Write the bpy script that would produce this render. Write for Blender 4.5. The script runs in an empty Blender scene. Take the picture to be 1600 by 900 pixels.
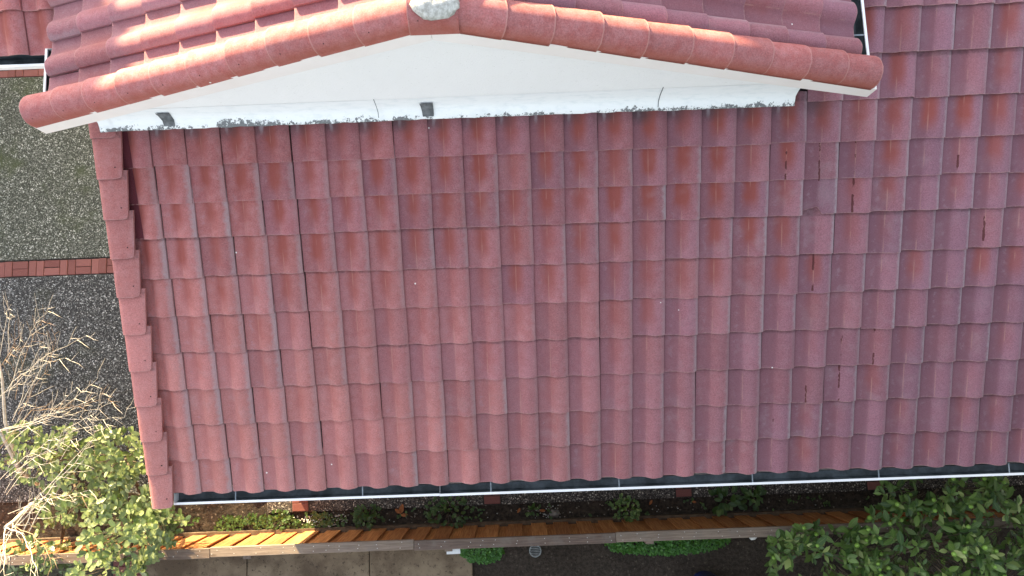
import bpy, math, random
from math import sin, cos, pi, radians as R
from mathutils import Vector, Matrix, Euler, noise

rnd = random.Random(11)
scene = bpy.context.scene
col = scene.collection

# ------------------------------------------------------------------ camera
cam_d = bpy.data.cameras.new('camera')
cam = bpy.data.objects.new('camera', cam_d)
col.objects.link(cam)
cam.location = (3.0918, 0.9722, 7.0975)
cam.rotation_euler = (R(7.354), R(0.3295), R(-2.1203))
cam_d.sensor_width = 36.0
cam_d.lens = 25.2
cam_d.clip_start = 0.05
cam_d.clip_end = 2000
scene.camera = cam

# ------------------------------------------------------------------ light
SUN_A, SUN_B = 0.55, 0.26          # towards the sun: (-A, 1, B)
to_sun = Vector((-SUN_A, 1.0, SUN_B)).normalized()
elev = math.asin(to_sun.z)
azim = math.atan2(to_sun.x, to_sun.y)
world = bpy.data.worlds.new('World')
scene.world = world
world.use_nodes = True
wn = world.node_tree.nodes
wl = world.node_tree.links
bg = wn['Background']
sky = wn.new('ShaderNodeTexSky')
sky.sky_type = 'NISHITA'
sky.sun_disc = False
sky.sun_elevation = elev
sky.sun_rotation = azim
sky.air_density = 1.0
sky.dust_density = 1.5
sky.ozone_density = 1.0
hs = wn.new('ShaderNodeHueSaturation')
hs.inputs['Saturation'].default_value = 0.42
wl.new(sky.outputs[0], hs.inputs['Color'])
wl.new(hs.outputs[0], bg.inputs['Color'])
bg.inputs['Strength'].default_value = 0.12
sun_d = bpy.data.lights.new('sun', 'SUN')
sun_d.energy = 5.0
sun_d.angle = R(0.53)
sun_d.color = (1.0, 0.80, 0.44)
sun = bpy.data.objects.new('sun', sun_d)
sun.rotation_euler = to_sun.to_track_quat('Z', 'Y').to_euler()
col.objects.link(sun)
scene.view_settings.view_transform = 'Standard'
scene.view_settings.look = 'None'
scene.view_settings.gamma = 1.0
scene.view_settings.exposure = 2.66

# ------------------------------------------------------------------ materials
class NT:
    def __init__(s, name):
        s.m = bpy.data.materials.new(name)
        s.m.use_nodes = True
        s.t = s.m.node_tree
        s.b = s.t.nodes['Principled BSDF']
        s.out = s.t.nodes['Material Output']
        s.b.inputs['Roughness'].default_value = 0.85
        s.b.inputs['Specular IOR Level'].default_value = 0.3
        s._tc = None
    def n(s, typ, **kw):
        x = s.t.nodes.new(typ)
        for k, v in kw.items():
            setattr(x, k, v)
        return x
    def put(s, sock, v):
        if hasattr(v, 'is_linked') or isinstance(v, bpy.types.NodeSocket):
            s.t.links.new(v, sock)
        elif v is not None:
            if isinstance(v, (tuple, list)) and len(v) == 3 and sock.type == 'RGBA':
                v = (*v, 1)
            sock.default_value = v
    def tc(s, which='Object'):
        if s._tc is None:
            s._tc = s.n('ShaderNodeTexCoord')
        return s._tc.outputs[which]
    def pos(s):
        return s.n('ShaderNodeNewGeometry').outputs['Position']
    def mapping(s, vec, scale=(1, 1, 1), loc=(0, 0, 0), rot=(0, 0, 0)):
        m = s.n('ShaderNodeMapping')
        s.put(m.inputs['Vector'], vec)
        s.put(m.inputs['Scale'], scale)
        s.put(m.inputs['Location'], loc)
        s.put(m.inputs['Rotation'], rot)
        return m.outputs[0]
    def noise(s, vec, scale, detail=3, rough=0.55, fac=True):
        x = s.n('ShaderNodeTexNoise')
        s.put(x.inputs['Vector'], vec)
        s.put(x.inputs['Scale'], scale)
        s.put(x.inputs['Detail'], detail)
        s.put(x.inputs['Roughness'], rough)
        return x.outputs['Fac' if fac else 'Color']
    def vor(s, vec, scale, out='Color', feature='F1', rand=1.0):
        x = s.n('ShaderNodeTexVoronoi', feature=feature)
        s.put(x.inputs['Vector'], vec)
        s.put(x.inputs['Scale'], scale)
        s.put(x.inputs['Randomness'], rand)
        return x.outputs[out]
    def math(s, op, a, b=None, c=None, clamp=False):
        x = s.n('ShaderNodeMath', operation=op, use_clamp=clamp)
        s.put(x.inputs[0], a)
        if b is not None: s.put(x.inputs[1], b)
        if c is not None: s.put(x.inputs[2], c)
        return x.outputs[0]
    def step(s, v, lo, hi, to0=0.0, to1=1.0, smooth=True):
        x = s.n('ShaderNodeMapRange', interpolation_type='SMOOTHSTEP' if smooth else 'LINEAR')
        s.put(x.inputs['Value'], v)
        s.put(x.inputs['From Min'], lo); s.put(x.inputs['From Max'], hi)
        s.put(x.inputs['To Min'], to0); s.put(x.inputs['To Max'], to1)
        return x.outputs['Result']
    def mix(s, f, a, b, mode='MIX'):
        x = s.n('ShaderNodeMix', data_type='RGBA', blend_type=mode)
        s.put(x.inputs[0], f)
        s.put(x.inputs[6], a); s.put(x.inputs[7], b)
        return x.outputs[2]
    def attr(s, name, typ='OBJECT', out='Fac'):
        x = s.n('ShaderNodeAttribute', attribute_type=typ, attribute_name=name)
        return x.outputs[out]
    def rand(s):
        return s.n('ShaderNodeObjectInfo').outputs['Random']
    def sep(s, v):
        x = s.n('ShaderNodeSeparateXYZ')
        s.put(x.inputs[0], v)
        return x.outputs
    def comb(s, a, b, c):
        x = s.n('ShaderNodeCombineXYZ')
        s.put(x.inputs[0], a); s.put(x.inputs[1], b); s.put(x.inputs[2], c)
        return x.outputs[0]
    def vadd(s, a, b):
        x = s.n('ShaderNodeVectorMath', operation='ADD')
        s.put(x.inputs[0], a); s.put(x.inputs[1], b)
        return x.outputs[0]
    def color(s, c): s.put(s.b.inputs['Base Color'], c)
    def rough(s, c): s.put(s.b.inputs['Roughness'], c)
    def bump(s, h, strength=0.3, dist=0.01):
        x = s.n('ShaderNodeBump')
        s.put(x.inputs['Height'], h)
        s.put(x.inputs['Strength'], strength)
        s.put(x.inputs['Distance'], dist)
        s.put(s.b.inputs['Normal'], x.outputs[0])

def tile_material(name, barrel=False):
    t = NT(name)
    uv = t.tc('UV')
    P = t.pos()
    r = t.rand()
    seed = t.vadd(P, t.comb(t.math('MULTIPLY', r, 37.0), 0.0, t.math('MULTIPLY', r, 19.0)))
    u, v, _ = t.sep(uv)
    fine = t.noise(P, 260, 2, 0.7)
    mid = t.noise(seed, 14, 4, 0.6)
    big = t.noise(P, 1.1, 2, 0.5)
    red = (0.325, 0.100, 0.095)
    pink = (0.375, 0.152, 0.152)
    c = t.mix(t.step(mid, 0.3, 0.7), red, pink)
    c = t.mix(t.math('MULTIPLY', t.step(big, 0.35, 0.7), 0.4), c, (0.275, 0.098, 0.105))
    if not barrel:
        shade_amt = t.attr('shade_tint')  # painted shade: purple, darker tint set per tile
        c = t.mix(t.math('MULTIPLY', shade_amt, 0.85), c, (0.225, 0.118, 0.162))
        c = t.mix(t.math('MULTIPLY', t.attr('light_tint'), 0.72), c, (0.455, 0.190, 0.165))  # painted light: paler salmon tint set per tile
    gr = t.step(t.noise(P, 95, 3, 0.75), 0.30, 0.70, 0.73, 1.27, smooth=False)
    c = t.mix(1.0, c, t.comb(gr, gr, gr), 'MULTIPLY')
    # per tile tone
    rr = t.math('MULTIPLY_ADD', r, 0.26, 0.87)
    c = t.mix(1.0, c, t.comb(rr, rr, rr), 'MULTIPLY')
    if not barrel:
        # purplish dirt in the pan, deepened by the painted shade tint
        pan = t.step(u, 0.49, 0.38)
        c = t.mix(t.math('MULTIPLY', pan, t.math('MULTIPLY_ADD', t.attr('shade_tint'), 0.55, 0.12)), c, (0.165, 0.072, 0.092))
        # orange bare streak down the middle
        wob = t.math('MULTIPLY_ADD', t.noise(t.mapping(seed, (1, 1, 1)), 9, 3, 0.6), 0.5, -0.25)
        du = t.math('ABSOLUTE', t.math('ADD', t.math('SUBTRACT', u, 0.47), t.math('MULTIPLY', wob, 0.35)))
        across = t.step(du, 0.34, 0.04)
        along = t.step(t.math('ADD', v, t.math('MULTIPLY', wob, 0.4)), 0.0, 0.5)
        om = t.math('MULTIPLY', t.math('MULTIPLY', across, along), t.attr('streak'))
        c = t.mix(t.math('MINIMUM', t.math('MULTIPLY', om, 1.25), 0.92), c, (0.250, 0.062, 0.050))
        # pale line at the foot of the roll
        ln = t.step(t.math('ABSOLUTE', t.math('SUBTRACT', u, 0.455)), 0.018, 0.004)
        ln = t.math('MULTIPLY', ln, t.step(t.noise(t.mapping(seed, (1, .35, .35)), 13, 2, 0.5), 0.46, 0.66))
        c = t.mix(t.math('MULTIPLY', ln, 0.42), c, (0.42, 0.24, 0.19))
        # grey bloom on the right hand flank of the roll
        ge = t.step(t.math('ADD', u, t.math('MULTIPLY', t.noise(seed, 24, 3, 0.7), 0.22)), 0.93, 1.10)
        g2 = t.math('MULTIPLY', t.step(t.noise(seed, 5, 3, 0.6), 0.5, 0.72), t.math('MULTIPLY_ADD', t.attr('bloom'), 0.22, 0.0))
        gm = t.math('MAXIMUM', t.math('MULTIPLY', ge, t.attr('bloom')), g2)
        gm = t.math('MULTIPLY', gm, t.step(fine, 0.34, 0.58, 0.55, 1.0))
        c = t.mix(t.math('MULTIPLY', gm, 0.85), c, (0.37, 0.315, 0.335))
        # bloom on the pan side as well
        pe = t.math('MULTIPLY', t.step(t.math('ABSOLUTE', t.math('SUBTRACT', u, 0.2)), 0.14, 0.0), t.step(t.noise(seed, 17, 4, 0.7), 0.52, 0.64))
        c = t.mix(t.math('MULTIPLY', pe, t.math('MULTIPLY', t.attr('bloom'), 0.3)), c, (0.34, 0.24, 0.28))
        # dark lichen run-off just below the flashing
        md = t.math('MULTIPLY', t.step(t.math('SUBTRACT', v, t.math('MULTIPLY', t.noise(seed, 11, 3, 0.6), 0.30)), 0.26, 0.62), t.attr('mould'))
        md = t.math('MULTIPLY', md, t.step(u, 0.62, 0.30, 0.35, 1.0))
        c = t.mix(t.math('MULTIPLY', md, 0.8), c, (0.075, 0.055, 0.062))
        ml = t.math('MULTIPLY', t.attr('lime'), t.math('MULTIPLY', t.step(t.math('ABSOLUTE', t.math('SUBTRACT', u, t.math('MULTIPLY_ADD', wob, 0.3, 0.2))), 0.075, 0.01), t.step(v, 0.52, 0.80)))
        c = t.mix(t.math('MULTIPLY', ml, 0.5), c, (0.5, 0.47, 0.5))
        # flaked glaze beside the roll
        fk = t.math('MULTIPLY', t.step(t.math('ABSOLUTE', t.math('SUBTRACT', u, 0.445)), 0.062, 0.005), t.attr('flake'))
        fk = t.math('MULTIPLY', fk, t.step(t.noise(t.mapping(seed, (.5, 1, 1)), 6, 2, .5), .38, .55))
        fk = t.step(t.math('ADD', fk, t.math('MULTIPLY', t.noise(t.mapping(seed, (1, .35, .35)), 60, 3, 0.6), 0.9)), 1.0, 1.08)
        c = t.mix(t.math('MULTIPLY', fk, 0.9), c, (0.085, 0.022, 0.022))
        # maroon strip down the pan beside the verge tiles
        c = t.mix(t.math('MULTIPLY', t.attr('maroon'), t.step(t.math('ADD', u, t.math('MULTIPLY', v, 0.09)), 0.455, 0.43)), c, (0.105, 0.022, 0.03))
        # course edge shadow painted as a dark band under the lap
        lap_shade = t.math('MULTIPLY', t.step(v, 0.785, 0.828), t.step(t.noise(P, 30, 3, .6), 0.3, 0.7, 0.15, 0.5))
        c = t.mix(lap_shade, c, (0.055, 0.030, 0.036))
        # worn bottom lip
        c = t.mix(t.math('MULTIPLY', t.step(v, 0.022, 0.006), t.step(t.noise(P, 45, 2, .6), 0.35, 0.65, 0.1, 0.6)), c, (0.38, 0.225, 0.205))
    else:
        dirt = t.step(t.noise(P, 5, 4, 0.65), 0.5, 0.75)
        c = t.mix(t.math('MULTIPLY', dirt, 0.35), c, (0.22, 0.10, 0.10))
        # terracotta shows on the lower flank
        c = t.mix(t.math('MULTIPLY', t.step(t.math('ABSOLUTE', t.math('SUBTRACT', u, 0.5)), 0.18, 0.42), 0.55), c, (0.32, 0.088, 0.05))
        nail = t.math('ADD', t.math('POWER', t.math('MULTIPLY', t.math('SUBTRACT', u, 0.24), 8.0), 2.0), t.math('POWER', t.math('MULTIPLY', t.math('SUBTRACT', v, 0.2), 9.0), 2.0))
        c = t.mix(t.step(nail, 0.012, 0.006), c, (0.06, 0.02, 0.02))
        c = t.mix(t.math('MULTIPLY', t.step(v, 0.03, 0.008), 0.35), c, (0.5, 0.3, 0.26))
    # bird lime flecks
    wsp = t.math('MULTIPLY', t.step(t.vor(P, 4.5, 'Distance'), 0.040, 0.028), t.step(t.sep(t.vor(P, 4.5, 'Color'))[0], .72, .74))
    c = t.mix(wsp, c, (0.75, 0.72, 0.68))
    # sandy speckle
    c = t.mix(t.step(fine, 0.56, 0.78, 0.0, 0.30), c, (0.40, 0.28, 0.285))
    c = t.mix(t.step(fine, 0.42, 0.24, 0.0, 0.35), c, (0.14, 0.04, 0.04))
    t.color(c)
    t.rough(0.78)
    t.b.inputs['Specular IOR Level'].default_value = 0.22
    t.bump(t.math('ADD', t.math('MULTIPLY', fine, 0.6), mid), 0.40, 0.004)
    return t.m

def aggregate_material(name, dark, light, tone, moss=0.0):
    t = NT(name)
    P = t.pos()
    cell = t.sep(t.vor(P, 74, 'Color'))[0]
    d = t.vor(P, 74, 'Distance')
    big = t.noise(P, 1.7, 4, 0.6)
    k = t.step(t.math('ADD', cell, t.math('MULTIPLY_ADD', big, 0.5, -0.25)), 0.35, 1.0, smooth=False)
    c = t.mix(k, dark, light)
    c = t.mix(t.step(d, 0.50, 0.72), c, tuple(x * 0.5 for x in dark))
    c = t.mix(t.step(cell, 0.93, 0.95, 0, .7), c, tone)
    c = t.mix(t.step(big, 0.45, 0.8, 0, 0.55), c, tuple(x * 0.6 for x in dark))
    if moss:
        mm = t.math('MULTIPLY', t.step(t.noise(P, 1.3, 5, 0.65), 0.52, 0.72), moss)
        c = t.mix(mm, c, (0.045, 0.055, 0.022))
    t.color(c)
    t.bump(t.math('SUBTRACT', 1.0, d), 0.5, 0.008)
    return t.m

def brick_material():
    t = NT('brick_paver')
    P = t.pos()
    c = t.mix(t.rand(), (0.145, 0.050, 0.044), (0.225, 0.088, 0.078))
    c = t.mix(t.step(t.noise(P, 9, 4, .65), 0.5, 0.75, 0, .5), c, (0.16, 0.07, 0.06))
    c = t.mix(t.step(t.noise(P, 120, 2, .6), 0.55, 0.8, 0, .4), c, (0.35, 0.2, 0.18))
    t.color(c); t.bump(t.noise(P, 90, 3, .6), .3, .004)
    return t.m

def wood_material(name, a, b, dark, worn=0.0):
    t = NT(name)
    g = t.tc('Object')
    r = t.rand()
    off = t.vadd(g, t.comb(t.math('MULTIPLY', r, 9.0), t.math('MULTIPLY', r, 5.0), t.math('MULTIPLY', r, 23.0)))
    st = (26, 26, 1.1) if not worn else (1.1, 26, 26)
    grain = t.noise(t.mapping(off, st), 3.0, 4, 0.6)
    c = t.mix(t.step(grain, 0.35, 0.66), a, b)
    tone = t.math('MULTIPLY_ADD', r, 0.55, 0.65)
    c = t.mix(1.0, c, t.comb(tone, t.math('MULTIPLY_ADD', r, 0.62, 0.58), t.math('MULTIPLY_ADD', r, 0.6, 0.6)), 'MULTIPLY')
    knot = t.vor(t.mapping(off, (6, 6, 1.7) if not worn else (1.7, 6, 6)), 1.0, 'Distance')
    c = t.mix(t.step(knot, 0.11, 0.05, 0, .8), c, dark)
    if worn:
        c = t.mix(t.step(t.noise(t.pos(), 3, 5, .7), 0.48, 0.68, 0, .55), c, (0.18, 0.15, 0.13))
        c = t.mix(t.step(t.noise(t.pos(), 14, 4, .7), 0.6, 0.72, 0, .6), c, (0.10, 0.07, 0.05))
    t.color(c); t.rough(0.7)
    t.bump(grain, .25, .004)
    return t.m

def simple(name, c1, c2, scale=6, rough=0.85, bump=0.2, detail=4):
    t = NT(name)
    P = t.pos()
    n = t.noise(P, scale, detail, 0.62)
    t.color(t.mix(t.step(n, 0.32, 0.7), c1, c2))
    t.rough(rough)
    if bump:
        t.bump(n, bump, .01)
    return t.m

def leaf_material(name, c1, c2, c3, trans=0.35):
    t = NT(name)
    at = t.attr('shade', 'GEOMETRY')
    r = t.rand()
    k = t.math('FRACT', t.math('ADD', at, r))
    c = t.mix(k, c1, c2)
    c = t.mix(t.step(k, 0.86, 0.95), c, c3)
    uv = t.sep(t.tc('UV'))
    c = t.mix(t.step(t.math('ABSOLUTE', t.math('SUBTRACT', uv[0], .5)), 0.05, 0.015, 0, .4), c, c3)
    t.color(c)
    t.rough(0.42)
    t.b.inputs['Specular IOR Level'].default_value = 0.5
    tr = t.n('ShaderNodeBsdfTranslucent')
    t.put(tr.inputs['Color'], t.mix(0.5, c, (0.10, 0.20, 0.02)))
    mx = t.n('ShaderNodeMixShader')
    mx.inputs[0].default_value = trans
    t.t.links.new(t.b.outputs[0], mx.inputs[1])
    t.t.links.new(tr.outputs[0], mx.inputs[2])
    t.t.links.new(mx.outputs[0], t.out.inputs[0])
    return t.m

def flashing_material():
    t = NT('painted_flashing')
    P = t.pos()
    x, y, z = t.sep(P)
    u, v, _ = t.sep(t.tc('UV'))
    n1 = t.noise(t.mapping(P, (1, 1, .8)), 30, 5, .75)
    n2 = t.noise(t.mapping(P, (1, 1, 1)), 3.0, 4, .65)
    lim = t.math('ADD', t.step(v, 0.0, 0.7, 0.27, -0.22), t.math('MULTIPLY_ADD', n2, 1.0, -0.56))
    peel = t.step(t.math('ADD', n1, lim), 0.68, 0.70)
    wash = t.noise(t.mapping(P, (1, 1, 3)), 7, 5, .7)
    c = t.mix(t.step(wash, .45, .72, 0, .6), (0.87, 0.88, 0.875), (0.70, 0.74, 0.75))
    c = t.mix(peel, c, t.mix(t.noise(P, 60, 3, .6), (0.10, 0.10, 0.10), (0.26, 0.27, 0.28)))
    t.color(c); t.rough(.6)
    t.bump(t.math('ADD', t.math('MULTIPLY', peel, -1.0), t.math('MULTIPLY', wash, .6)), .4, .006)
    return t.m

def stucco_material():
    t = NT('white_stucco')
    P = t.pos()
    n = t.noise(P, 85, 4, .7)
    b = t.noise(P, 1.6, 4, .6)
    c = t.mix(t.step(b, .4, .75, 0, .5), (0.92, 0.92, 0.91), (0.89, 0.895, 0.885))
    sp = t.step(t.noise(t.mapping(P, (1, 1, 2.2)), 42, 3, .7), .655, .73, 0, .6)
    c = t.mix(sp, c, (0.48, 0.46, 0.42))
    t.color(c)
    t.bump(n, .5, .006)
    return t.m

def concrete_material():
    t = NT('patio_concrete')
    P = t.pos()
    b = t.noise(P, 1.5, 5, .65)
    c = t.mix(t.step(b, .35, .68), (0.090, 0.062, 0.038), (0.235, 0.18, 0.118))
    s = t.noise(t.mapping(P, (1, 1, 1), rot=(0, 0, .6)), 20, 5, .8)
    c = t.mix(t.step(s, .57, .62, 0, .85), c, (0.040, 0.027, 0.018))
    c = t.mix(t.step(t.noise(P, 200, 2, .5), .5, .75, 0, .3), c, (0.3, 0.27, 0.23))
    t.color(c); t.bump(b, .2, .01)
    return t.m

def soil_material(name, a, b, fleck):
    t = NT(name)
    P = t.pos()
    n = t.noise(P, 24, 5, .7)
    c = t.mix(t.step(n, .35, .65), a, b)
    cell = t.sep(t.vor(P, 55, 'Color'))[1]
    c = t.mix(t.step(cell, .972, .98, 0, .6), c, fleck)
    t.color(c); t.rough(.95); t.bump(n, .7, .03)
    return t.m

M = {}
M['tile'] = tile_material('red_concrete_tile')
M['barrel'] = tile_material('red_barrel_tile', True)
M['deck'] = simple('roof_felt', (0.02, 0.016, 0.016), (0.035, 0.025, 0.025))
M['agg_up'] = aggregate_material('exposed_aggregate_mossy', (0.046, 0.050, 0.038), (0.24, 0.245, 0.215), (0.48, 0.48, 0.44), .85)
M['agg_low'] = aggregate_material('exposed_aggregate_dark', (0.028, 0.028, 0.029), (0.185, 0.185, 0.185), (0.42, 0.42, 0.42), .3)
M['agg_path'] = aggregate_material('exposed_aggregate_brown', (0.042, 0.035, 0.033), (0.22, 0.185, 0.16), (0.6, 0.54, 0.46), .1)
M['brick'] = brick_material()
M['mortar'] = simple('grey_mortar', (0.33, 0.32, 0.29), (0.58, 0.57, 0.54), 45, .95, .9, 5)
M['joint'] = simple('dark_joint', (0.02, 0.017, 0.015), (0.05, 0.04, 0.035), 30)
M['stucco'] = stucco_material()
M['render'] = simple('cream_render', (0.55, 0.50, 0.43), (0.62, 0.57, 0.5), 8)
M['flash'] = flashing_material()
M['patch'] = simple('grey_mastic', (0.10, 0.105, 0.11), (0.19, 0.20, 0.21), 25, .8, .4)
M['fascia'] = simple('white_painted_board', (0.84, 0.78, 0.74), (0.88, 0.83, 0.80), 3, .5, .05)
M['gutter'] = simple('white_gutter_metal', (0.80, 0.80, 0.82), (0.84, 0.84, 0.85), 2, .35, 0)
M['gutter_in'] = simple('dirty_gutter_lining', (0.035, 0.045, 0.05), (0.10, 0.12, 0.135), 7, .5, .2)
M['strap'] = simple('galvanised_strap', (0.17, 0.20, 0.23), (0.28, 0.31, 0.34), 9, .4, 0)
M['wood'] = wood_material('cedar_board', (0.31, 0.115, 0.038), (0.50, 0.235, 0.085), (0.16, 0.05, 0.02))
M['wood_in'] = wood_material('cedar_board_recessed', (0.30, 0.095, 0.028), (0.42, 0.16, 0.055), (0.12, 0.04, 0.015))
M['cap'] = wood_material('weathered_cap_board', (0.15, 0.11, 0.085), (0.235, 0.18, 0.14), (0.12, 0.08, 0.06), 1.0)
M['kick'] = simple('dark_wet_board', (0.07, 0.045, 0.03), (0.13, 0.09, 0.06), 12)
M['concrete'] = concrete_material()
M['soil'] = soil_material('garden_soil', (0.018, 0.013, 0.010), (0.055, 0.040, 0.030), (0.26, 0.22, 0.18))
M['dirt'] = soil_material('bare_dirt', (0.020, 0.015, 0.011), (0.048, 0.036, 0.027), (0.10, 0.08, 0.06))
M['ground'] = soil_material('yard_ground', (0.05, 0.045, 0.03), (0.10, 0.09, 0.06), (0.16, 0.14, 0.1))
M['leaf_a'] = leaf_material('pale_round_leaf', (0.11, 0.150, 0.045), (0.23, 0.27, 0.10), (0.32, 0.35, 0.17), .3)
M['leaf_b'] = leaf_material('guava_leaf', (0.034, 0.082, 0.016), (0.165, 0.255, 0.056), (0.30, 0.36, 0.12), .22)
M['leaf_c'] = leaf_material('bed_leaf', (0.03, 0.07, 0.016), (0.075, 0.13, 0.03), (0.13, 0.19, 0.06), .3)
M['leaf_d'] = leaf_material('bright_ground_cover', (0.03, 0.12, 0.012), (0.06, 0.20, 0.02), (0.10, 0.26, 0.04), .35)
M['leaf_far'] = leaf_material('dark_tree_leaf', (0.04, 0.07, 0.02), (0.07, 0.11, 0.03), (0.1, 0.15, 0.05), .2)
M['dry'] = simple('dry_fallen_leaf', (0.22, 0.07, 0.025), (0.33, 0.13, 0.05), 20)
M['fruit'] = simple('green_fruit_skin', (0.17, 0.31, 0.045), (0.24, 0.38, 0.08), 9, .4, 0)
M['bark'] = simple('brown_bark', (0.07, 0.05, 0.035), (0.14, 0.105, 0.075), 30, .9, .6)
M['twig'] = simple('bleached_twig', (0.36, 0.31, 0.26), (0.54, 0.49, 0.43), 25, .9, .3)
M['twig_b'] = simple('brown_twig', (0.20, 0.13, 0.08), (0.30, 0.20, 0.13), 25, .9, .3)
M['pebble'] = simple('pale_pebble', (0.36, 0.35, 0.32), (0.6, 0.58, 0.55), 12, .7, .2)
M['stone'] = simple('grey_stone', (0.14, 0.125, 0.11), (0.24, 0.22, 0.2), 14, .8, .5)
M['nail'] = simple('bright_nail', (0.55, 0.53, 0.5), (0.7, 0.68, 0.64), 9, .4, 0)
M['drain'] = simple('grey_cast_grate', (0.16, 0.18, 0.18), (0.28, 0.30, 0.30), 20, .5, .2)
M['black'] = simple('black_void', (0.006, 0.006, 0.006), (0.012, 0.012, 0.012), 9)
M['blue'] = simple('blue_plastic', (0.012, 0.025, 0.14), (0.018, 0.035, 0.18), 5, .4, 0)
M['white'] = simple('white_plastic', (0.6, 0.6, 0.6), (0.72, 0.72, 0.72), 8, .5, 0)

# ------------------------------------------------------------------ mesh helpers
class G:
    def __init__(s):
        s.v = []; s.f = []; s.uv = []; s.sm = []; s.sh = []
    def face(s, idx, uv=None, smooth=False, shade=0.0):
        s.f.append(tuple(idx)); s.uv.append(uv or [(0, 0)] * len(idx)); s.sm.append(smooth); s.sh.append(shade)
    def add(s, pts):
        b = len(s.v); s.v.extend([tuple(p) for p in pts]); return b
    def box(s, x0, x1, y0, y1, z0, z1, mat=None):
        p = [(x, y, z) for z in (z0, z1) for y in (y0, y1) for x in (x0, x1)]
        if mat is not None: p = [mat @ Vector(q) for q in p]
        b = s.add(p)
        for q in ((0, 2, 3, 1), (4, 5, 7, 6), (0, 1, 5, 4), (2, 6, 7, 3), (0, 4, 6, 2), (1, 3, 7, 5)):
            s.face([b + i for i in q])
    def tube(s, pts, radii, n=5, smooth=True):
        rings = []
        for i, p in enumerate(pts):
            p = Vector(p)
            a = Vector(pts[max(i - 1, 0)]); c = Vector(pts[min(i + 1, len(pts) - 1)])
            d = (c - a).normalized()
            u = d.orthogonal().normalized() if abs(d.z) > .9 else d.cross(Vector((0, 0, 1))).normalized()
            w = d.cross(u)
            rings.append(s.add([p + (u * cos(2 * pi * k / n) + w * sin(2 * pi * k / n)) * radii[i] for k in range(n)]))
        for a, b in zip(rings, rings[1:]):
            for k in range(n):
                s.face([a + k, a + (k + 1) % n, b + (k + 1) % n, b + k], smooth=smooth)
        s.face([rings[0] + k for k in range(n)][::-1]); s.face([rings[-1] + k for k in range(n)])
    def merge(s, o, mat, shade=None):
        b = len(s.v)
        s.v.extend([tuple(mat @ Vector(p)) for p in o.v])
        for f, uv, sm, sh in zip(o.f, o.uv, o.sm, o.sh):
            s.f.append(tuple(b + i for i in f)); s.uv.append(uv); s.sm.append(sm)
            s.sh.append(sh if shade is None else shade)
    def mesh(s, name):
        me = bpy.data.meshes.new(name)
        me.from_pydata(s.v, [], s.f)
        l = me.uv_layers.new(name='UVMap')
        flat = [c for uv in s.uv for p in uv for c in p]
        l.data.foreach_set('uv', flat)
        me.polygons.foreach_set('use_smooth', s.sm)
        a = me.attributes.new('shade', 'FLOAT', 'FACE')
        a.data.foreach_set('value', s.sh)
        me.update()
        return me

def obj(name, data, mat=None, parent=None, matrix=None):
    me = data.mesh(name) if isinstance(data, G) else data
    if mat is not None and len(me.materials) == 0:
        me.materials.append(mat)
    o = bpy.data.objects.new(name, me)
    col.objects.link(o)
    if matrix is not None: o.matrix_world = matrix
    if parent is not None:
        o.parent = parent
        o.matrix_parent_inverse = PINV.get(parent.name) or Matrix()
    return o

PINV = {}
def empty(name, loc=(0, 0, 0)):
    o = bpy.data.objects.new(name, None)
    col.objects.link(o)
    o.location = loc
    o.empty_display_size = .2
    PINV[o.name] = Matrix.Translation(Vector(loc)).inverted()
    return o

def tag(o, label, cat, group=None):
    o['label'] = label; o['category'] = cat
    if group: o['group'] = group
    return o

def structure(name, g, mat):
    o = obj(name, g, mat); o['kind'] = 'structure'; return o

def bevelled_slab(x0, x1, y0, y1, z0, z1, b=.006):
    g = G()
    g.box(x0, x1, y0, y1, z0, z1 - b)
    p = g.add([(x0, y0, z1 - b), (x1, y0, z1 - b), (x1, y1, z1 - b), (x0, y1, z1 - b),
               (x0 + b, y0 + b, z1), (x1 - b, y0 + b, z1), (x1 - b, y1 - b, z1), (x0 + b, y1 - b, z1)])
    g.f.pop(1); g.uv.pop(1); g.sm.pop(1); g.sh.pop(1)
    for i in range(4):
        j = (i + 1) % 4
        g.face([p + i, p + j, p + 4 + j, p + 4 + i])
    g.face([p + 4, p + 5, p + 6, p + 7])
    return g

# ------------------------------------------------------------------ ground
GZ = -2.45
g = G(); g.box(-400, 400, -400, 400, GZ - .4, GZ - .16); structure('ground', g, M['ground'])
up = structure('driveway', bevelled_slab(-14, -.2, 2.838, 5.44, GZ - .15, GZ), M['agg_up'])
low = structure('driveway', bevelled_slab(-14, -.2, -.36, 2.600, GZ - .15, GZ), M['agg_low'])
g = G(); g.box(-14, -.2, 5.68, 14, GZ - .15, GZ - .002); structure('driveway', g, M['agg_up'])
g = G(); g.box(-14, -.2, 2.601, 2.837, GZ - .15, GZ - .02); structure('brick_band', g, M['joint'])
g = G(); g.box(-14, -.2, 5.441, 5.679, GZ - .15, GZ - .02); structure('brick_band', g, M['joint'])

brick_meshes = []
for k in range(3):
    brick_meshes.append((bevelled_slab(0, .206, 0, .1, -.055, 0).mesh('brick'), bevelled_slab(0, .1, 0, .206, -.055, 0).mesh('brick')))
for a in brick_meshes:
    for m in a: m.materials.append(M['brick'])
def brick(x, y, upright, parent, z=GZ):
    m = brick_meshes[rnd.randrange(3)][1 if upright else 0]
    mt = Matrix.Translation((x + rnd.uniform(-.003, .003), y + rnd.uniform(-.003, .003), z - .004 + rnd.uniform(-.004, .003))) @ Matrix.Rotation(rnd.uniform(-.012, .012), 4, 'Z')
    return obj('brick', m, None, parent, mt)
def band_x(x0, x1, y0, parent):
    x = x0; k = 0
    while x < x1:
        if k % 2 == 0:
            brick(x, y0, True, parent); brick(x + .106, y0, True, parent); x += .213
        else:
            w = .213
            brick(x, y0, False, parent); brick(x, y0 + .107, False, parent); x += w
        k += 1
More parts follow.
